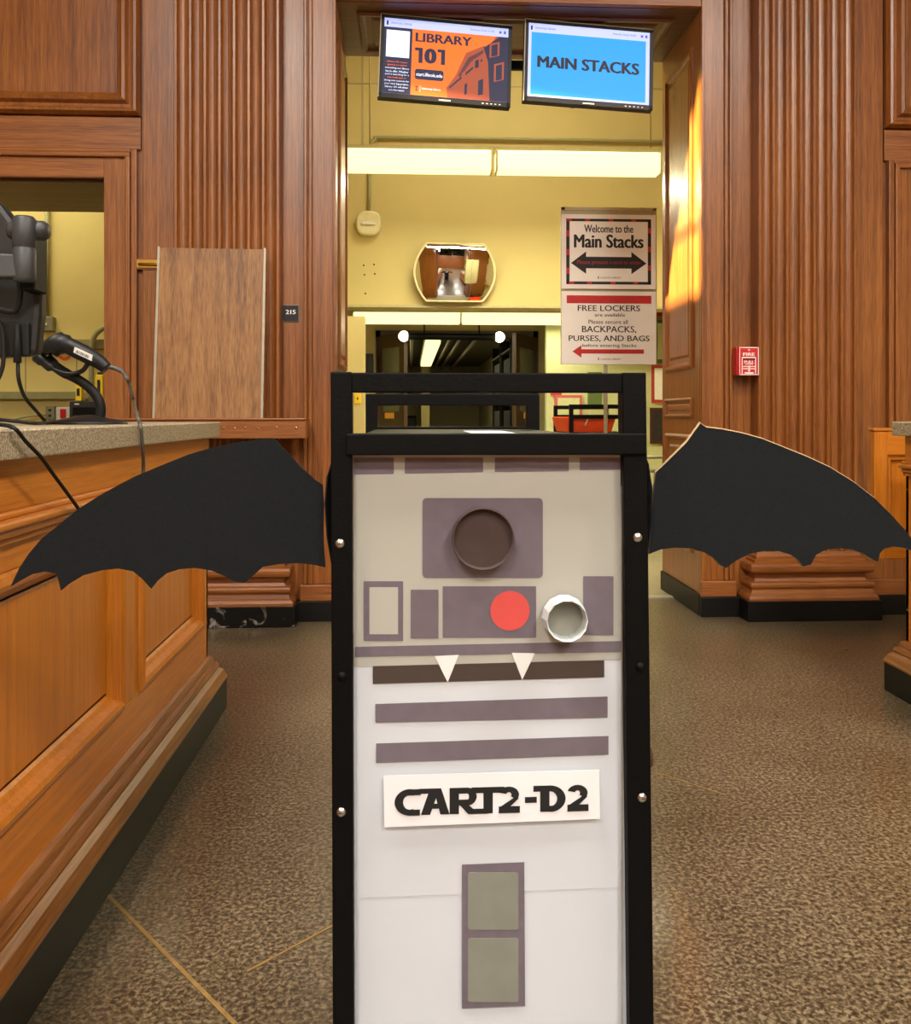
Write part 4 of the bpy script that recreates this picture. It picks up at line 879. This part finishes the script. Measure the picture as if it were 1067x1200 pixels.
e1 = (la[1] - la[0]); e2 = (la[3] - la[0]); o_ = Vector((0, -.0006, 0)); u = .12
while u < .85:
    wd = random.choice((.02, .035, .05)); m.add([la[0] + e1 * u + e2 * .35 + o_, la[0] + e1 * (u + wd) + e2 * .35 + o_, la[0] + e1 * (u + wd) + e2 * .85 + o_, la[0] + e1 * u + e2 * .85 + o_], [(0, 1, 2, 3)]); u += wd + .03
m.build('bars', 'ink', lb_)
gc = [sc_(124, 430, ys), sc_(133, 431, ys), sc_(143, 436, ys), sc_(151, 449, ys), WX(156, 468, -.84), WX(160, 485, xe - .02), WX(164, 497.5, xe + .006), WX(166, 512, xe + .008), WX(167.5, 530, xe + .006), WX(168, 552, XF + .03), WX(167, 590, XF + .045)]
tag(MB().tube(smooth_path(gc, 6), [.006] * 12 + [.0045] * (len(smooth_path(gc, 6)) - 12), 8).build('scanner_cable', 'grey_cable', None), 'grey cable from the scanner handle hanging over the worktop edge', 'cable')

# ================================================================= THE DECORATED CART
YC0 = 1.27; YC1 = 2.37
def cp(px, py, y=YC0): return WY(px, py, y)
def cx(px, y=YC0): return WY(px, 500, y).x
def cz(py, px=570, y=YC0): return WY(px, py, y).z
XA, XB = cx(387), cx(758)
cart = thing('book_cart', 'tall black book cart with paper collage front and black bat wings', 'cart', ((XA + XB) / 2, (YC0 + YC1) / 2, 0))
TW = cx(412) - cx(387); ZR = cz(436)
def post(x0b, x1b, x0t, x1t, y0, y1, z0, z1, nm='post'):
    return MB().hexa([(x0b, y0, z0), (x1b, y0, z0), (x1b, y1, z0), (x0b, y1, z0), (x0t, y0, z1), (x1t, y0, z1), (x1t, y1, z1), (x0t, y1, z1)]).build(nm, 'black_metal', cart, .002)
zb0 = .09
k_ = (ZR - zb0) / (ZR - cz(1200))
lp = post(cx(387) + (cx(389.5) - cx(387)) * k_, cx(412) + (cx(414.5) - cx(412)) * k_, cx(387), cx(412), YC0, YC0 + .032, zb0, ZR)
rp_ = post(cx(729) + (cx(737.5) - cx(729)) * k_, cx(757) + (cx(766) - cx(757)) * k_, cx(729), cx(757), YC0, YC0 + .032, zb0, ZR)
B('top_rail', 'black_metal', cart, (cx(411), cx(730), YC0 + .002, YC0 + .030, cz(460), ZR - .001), bevel=.002)
B('header_bar', 'black_metal', cart, (cx(405.5), cx(756), YC0 - .006, YC0 + .03, cz(533), cz(508)), bevel=.002)
# far end frame
B('post', 'black_metal', cart, (XA - .004, XA + .028, YC1 - .03, YC1, zb0, cz(462, 520, YC1)), bevel=.002); B('post', 'black_metal', cart, (XB - .034, XB, YC1 - .03, YC1, zb0, cz(462, 520, YC1)), bevel=.002)
zt_ = cz(462, 520, YC1)
B('top_rail', 'black_metal', cart, (XA + .026, XB - .032, YC1 - .03, YC1, zt_ - .030, zt_), bevel=.002)
B('lower_rail', 'black_metal', cart, (XA + .026, XB - .032, YC1 - .03, YC1, cz(507, 520, YC1), cz(500, 520, YC1)), bevel=.001)
ZSH = cz(510)
for z in (ZSH - .03, .62, .28):
    sh_ = B('shelf', 'black_metal', cart, (XA + .02, XB - .02, YC0 + .032, YC1 - .03, z, z + .022), bevel=.002)
    B('shelf_lip', 'black_metal', sh_, (XA + .02, XA + .032, YC0 + .032, YC1 - .03, z - .03, z), (XB - .032, XB - .02, YC0 + .032, YC1 - .03, z - .03, z))
tag(B('loose_paper', 'label_paper', None, (cx(548, 1.9), cx(596, 1.9), 1.75, 2.05, ZSH - .008, ZSH - .0068)), 'white paper sheet lying flat on top of the decorated cart', 'paper')
B('bottom_bar', 'black_metal', cart, (cx(413), cx(738), YC0 + .002, YC0 + .03, .08, .105), bevel=.002)
for px, py in ((765.5, 887),):
    p = WY(px, py, YC0 + .06); MB().lathe((p.x - .026, p.y, p.z), [(0, 0), (.017, 0), (.0175, .015), (.014, .022), (0, .025)], 'X', 16).build('bumper', 'brown_rubber', cart)
for x in (XA + .02, XB - .02):
    for y in (YC0 + .03, YC1 - .03):
        fk = B('caster_fork', 'steel', cart, (x - .022, x - .018, y - .02, y + .02, .04, .085), (x + .018, x + .022, y - .02, y + .02, .04, .085), (x - .022, x + .022, y - .02, y + .02, .085, .09))
        MB().lathe((x - .015, y, .042), [(0, 0), (.038, 0), (.042, .006), (.042, .024), (.038, .03), (0, .03)], 'X', 20).build('wheel', 'black_rubber', fk)
for px, py, mt in ((398, 637, 'steel'), (747, 630, 'steel'), (399.5, 952, 'steel'), (752, 935, 'steel'), (400.5, 793, 'black_metal'), (750, 782, 'black_metal')):
    p = cp(px, py); s1 = MB().lathe((p.x, YC0, p.z), [(0, -.0042), (.003, -.0038), (.0058, -.0022), (.0068, 0)], 'Y', 16).build('screw', mt, cart)
    if mt == 'steel': B('screw_slot', 'shelf_steel', s1, (p.x - .0035, p.x + .0035, YC0 - .0046, YC0 - .0036, p.z - .0005, p.z + .0005))
# ---- front panel: backing, sheets and plain geometric paper pieces
YP_ = YC0 + .018
pan = B('front_panel', 'shelf_steel', cart, (cx(411), cx(738), YP_ + .004, YP_ + .010, .105, cz(520)))
def quad_piece(nm, mat, pts, y, par=pan, th=.0006):
    fr_ = [WY(px, py, YC0) for px, py in pts]; fr_ = [Vector((v.x, y, v.z)) for v in fr_]
    return MB().prism(fr_, [v + Vector((0, th, 0)) for v in fr_]).build(nm, mat, par)
L = 0
quad_piece('white_sheet', 'white_paper', [(413, 780), (738, 778), (739, 1048), (413, 1062)], YP_ + .002)
quad_piece('white_sheet', 'white_paper', [(413, 1060), (739, 1046), (742, 1240), (413, 1240)], YP_ + .0028)
quad_piece('side_strip', 'grey_paper', [(413, 782), (437, 781), (440, 1200), (440, 1240), (413, 1240)], YP_ + .0034)
quad_piece('grey_sheet', 'grey_paper', [(413, 534), (737, 534), (737, 777), (413, 786)], YP_ + .0012)
y1_, y2_, y3_ = YP_ + .0004, YP_ - .0002, YP_ - .0008
for q in ([(414, 537), (461, 537), (461, 556), (414, 557)], [(474, 537), (567, 537), (567, 554), (474, 556)], [(581, 537), (669, 537), (669, 553), (581, 554)], [(682, 537), (735, 537), (735, 551), (682, 552)]): quad_piece('paper_band', 'purple_paper', q, y1_)
def rr(px0, py0, px1, py1, r=6, skew=0):
    out = []
    for cx_, cy_, q0 in ((px1 - r, py0 + r, -90), (px1 - r, py1 - r, 0), (px0 + r, py1 - r, 90), (px0 + r, py0 + r, 180)):
        for k in range(5): q = math.radians(q0 + 22.5 * k); out.append((cx_ + r * math.cos(q), cy_ + r * math.sin(q)))
    return out
quad_piece('paper_rectangle', 'purple_paper', rr(495, 585, 638, 680, 5), y1_)
for q in ((481, 694, 514, 752), (519, 690, 630, 751), (686, 678, 722, 748)): quad_piece('paper_rectangle', 'purple_paper', rr(*q, 1.0), y1_)
quad_piece('paper_rectangle', 'purple_paper', rr(425, 684, 472, 755, 1.0), y1_)
quad_piece('paper_rectangle', 'grey_paper', rr(432, 691, 466, 747, 1.0), y2_)
quad_piece('paper_strip', 'purple_paper', [(415, 762), (733, 755), (733, 768), (415, 774)], y1_)
quad_piece('paper_strip', 'brown_paper', [(436, 785), (711, 778), (711, 798), (436, 806)], y1_)
for q in ([(509.5, 773), (538, 771.5), (525, 804)], [(601, 769), (628.5, 769.5), (613.5, 801)]): quad_piece('paper_triangle', 'tooth_paper', q, y2_)
quad_piece('paper_strip', 'purple_paper', [(439, 830), (715, 821), (715, 846), (439, 852)], y1_)
quad_piece('paper_strip', 'purple_paper', [(440, 877), (716, 868), (716, 890), (440, 900)], y1_)
quad_piece('paper_rectangle', 'purple_paper', [(542, 1021), (616, 1018), (617, 1189), (542, 1192)], y1_)
quad_piece('paper_block', 'mid_grey_paper', rr(549, 1030, 609, 1098, 3), y2_); quad_piece('paper_block', 'mid_grey_paper', rr(549, 1108, 609, 1184, 3), y2_)
# discs
c = cp(599, 719); fr_ = disc((c.x, c.z), 23.5 * YC0 / F * 1.0, y2_, 40)
MB().prism(fr_, [(x, y + .0006, z) for x, y, z in fr_]).build('paper_disc', 'red_paper', pan)
# clear sheet over the papers
B('clear_sheet', 'clear_acrylic', cart, (cx(412), cx(738), YP_ - .0050, YP_ - .0030, .105, cz(533)))
B('sheet_edge', 'steel', cart, (cx(411.5), cx(413), YP_ - .006, YP_ - .002, .105, cz(533)), (cx(730.5), cx(732), YP_ - .006, YP_ - .002, .105, cz(533)))
yq = YP_ - .0052
c = cp(566, 632); r = 36.5 * YC0 / F
m = MB()
MB().lathe((c.x, yq, c.z), [(r * .93, -.003), (r * .96, -.014), (r, -.015), (r * 1.01, -.0), ], 'Y', 40).build('cup_rim', 'brown_paper', cart)
MB().lathe((c.x, yq, c.z), [(0, -.004), (r * .94, -.004)], 'Y', 40).build('cup_face', 'brown_paper', cart)
c = cp(662, 725); r = 27 * YC0 / F
MB().lathe((c.x, yq, c.z), [(r * .82, -.004), (r * .86, -.030), (r * .90, -.031), (r * .99, -.0)], 'Y', 14, smooth=False).build('cup_rim', 'pale_grey_paper', cart)
MB().lathe((c.x, yq, c.z), [(0, -.005), (r * .84, -.005)], 'Y', 30).build('cup_face', 'mid_grey_paper', cart)
# name strip with lettering
quad = [(449, 913), (704, 906), (705, 964), (578, 969), (450, 974)]
nm_ = quad_piece('name_strip', 'label_paper', quad, yq - .0012, cart)
def Mn(a, b, h):   # a,b in pixels of the strip, slightly rising to the right
    p = WY(a, b - (a - 575) * .026, YC0); return (p.x, yq - .0012 - h, p.z)
def glyph(name, polys):
    m = MB()
    for i, pl_ in enumerate(polys): m.add([Mn(x, y, .0006 + i * .00006) for x, y in pl_], [list(range(len(pl_)))])
    return m.build(name, 'ink', nm_)
T, Bt = 926, 957
def arc_band(cx_, cy_, rx, ry, w, a0, a1, n=18, wy=None):
    wy = wy or w
    out = []
    for i in range(n):
        q0, q1 = math.radians(a0 + (a1 - a0) * i / n), math.radians(a0 + (a1 - a0) * (i + 1) / n)
        out.append([(cx_ + rx * math.cos(q0), cy_ - ry * math.sin(q0)), (cx_ + rx * math.cos(q1), cy_ - ry * math.sin(q1)), (cx_ + (rx - w) * math.cos(q1), cy_ - (ry - wy) * math.sin(q1)), (cx_ + (rx - w) * math.cos(q0), cy_ - (ry - wy) * math.sin(q0))])
    return out
H = Bt - T
# C
glyph('letter', arc_band(480, T + H / 2, 18, H / 2, 10, 62, 298, 22, 7) + [[(478, T), (493, T), (493, T + 7), (478, T + 7)], [(478, Bt - 7), (492, Bt - 7), (492, Bt), (478, Bt)]])
# A with a bar running left at its top
glyph('letter', [[(491, T), (514, T), (514, T + 6), (491, T + 6)], [(504, T), (515, T), (504, Bt), (493, Bt)], [(508, T), (517, T), (527, Bt), (516, Bt)], [(503, T + 18), (519, T + 18), (521, T + 24), (501, T + 24)]])
# R with a long leg
glyph('letter', [[(527, T + 0), (538, T), (538, Bt), (527, Bt)], [(527, T), (549, T), (549, T + 7), (527, T + 7)], [(536, T + 14), (549, T + 14), (549, T + 21), (536, T + 21)]] + arc_band(548, T + 10.5, 11, 10.5, 9, 90, -90, 12, 7) + [[(538, T + 19), (548, T + 19), (562, Bt), (549, Bt)], [(551, Bt - 6), (572, Bt - 6), (572, Bt), (553, Bt)]])
# T joined on
glyph('letter', [[(553, T), (592, T), (592, T + 7), (553, T + 7)], [(567, T), (578, T), (578, Bt), (567, Bt)]])
def two(x):
    return arc_band(x + 11, T + 9.5, 12, 9.5, 9, 165, -40, 14, 6.5) + [[(x + 20, T + 11), (x + 22.5, T + 14), (x + 10, Bt - 5), (x, Bt - 7)], [(x - 1, Bt - 8), (x + 24, Bt - 8), (x + 24, Bt), (x - 1, Bt)]]
glyph('letter', two(586))
glyph('hyphen', [[(616, T + 13), (630, T + 13), (630, T + 20), (616, T + 20)]])
glyph('letter', [[(626, T), (648, T), (648, T + 7), (626, T + 7)], [(634, T), (645, T), (645, Bt), (634, Bt)], [(634, Bt - 7), (648, Bt - 7), (648, Bt), (634, Bt)]] + arc_band(646, T + H / 2, 18, H / 2, 10, 90, -90, 16, 7))
glyph('letter', two(667))
# ---- wings
def crop(pts, ox, oy, s): return [(ox + x / s, oy + y / s) for x, y in pts]
left = crop([(855, 90), (800, 95), (725, 105), (655, 120), (590, 140), (520, 168), (430, 205), (370, 235), (300, 275), (245, 310), (190, 355), (130, 403), (90, 450), (60, 495), (33, 553), (62, 535), (100, 515), (140, 506), (175, 512), (183, 535), (190, 566), (215, 545), (260, 518), (320, 502), (370, 497), (415, 505), (443, 528), (472, 560), (492, 535), (520, 512), (560, 499), (610, 495), (660, 503), (700, 520), (735, 538), (765, 541), (790, 520), (820, 492), (870, 483), (930, 480), (980, 485), (1016, 493), (1010, 400), (1012, 300), (1008, 235), (985, 220), (940, 180), (895, 130)], 0, 480, 2.667)
right = crop([(262, 52), (285, 68), (350, 76), (420, 90), (500, 112), (590, 148), (670, 180), (760, 222), (850, 278), (930, 340), (990, 400), (1040, 455), (1067, 490), (1100, 545), (1067, 538), (1035, 528), (1000, 524), (965, 532), (948, 550), (940, 583), (915, 570), (880, 548), (840, 535), (800, 530), (740, 536), (705, 555), (685, 592), (655, 600), (640, 580), (610, 555), (560, 541), (500, 541), (450, 552), (400, 577), (360, 606), (340, 596), (310, 565), (275, 545), (220, 530), (160, 528), (110, 535), (65, 553), (75, 450), (85, 300), (92, 240), (130, 205), (210, 125)], 740, 480, 3.263)
def wing(pts, rootx, sgn, rim):
    def at(px, py, dy=0.0):
        d = ray(px, py); # plane leaning back away from the cart: y = y0 + k*|x - root|
        y0, k = YC0 + .03, .16 * sgn
        tt = (y0 - k * rootx) / (d.y - k * d.x); p = Vector((0, 0, EYE)) + d * tt; p.y += dy; return p
    f = [at(*p) for p in pts]; w = MB().prism(f, [v + Vector((0, .0035, 0)) for v in f], 0, 1).build('bat_wing', ['black_paper', rim], cart)
    return w, at
XLw, XRw = XA, XB + .004
wl_, atl = wing(left, XLw, -1, 'black_paper'); wr_, atr = wing(right, XRw, 1, 'cardboard')
bk_ = [(x + (1.0 if x > 815 else -1.5), y - 1.6) for x, y in right if True]
bkf = [atr(x, y, .004) for x, y in bk_[:13]] + [atr(x, y, .004) for x, y in right[13:]]
bkf = [atr(x, y - (1.5 if i < 13 or i > 43 else -.5), .0045) for i, (x, y) in enumerate(right)]
MB().prism(bkf, [v + Vector((0, .002, 0)) for v in bkf]).build('wing_backing', 'cardboard', wr_)
def tab(x_in, x_out, pys, yy, par, nm='wing_tab'):
    m = MB(); vs = []
    for i, py in enumerate(pys):
        f = math.sin(math.pi * i / (len(pys) - 1)); z = cz(py); vs += [(x_in, yy + .004, z), (x_out * f + x_in * (1 - f), yy - .012 * f, z)]
    m.add(vs, [(i * 2, i * 2 + 1, i * 2 + 3, i * 2 + 2) for i in range(len(pys) - 1)]); o = m.build(nm, 'cardboard_dark' if nm == 'wing_edge' else 'black_paper', par); md = o.modifiers.new('thick', 'SOLIDIFY'); md.thickness = .002
tab(XB + .001, XB + .013, (527, 545, 575, 610, 645, 668), YC0 + .028, wr_)
tab(XA - .001, XA - .010, (541, 560, 590, 630, 665), YC0 + .028, wl_)
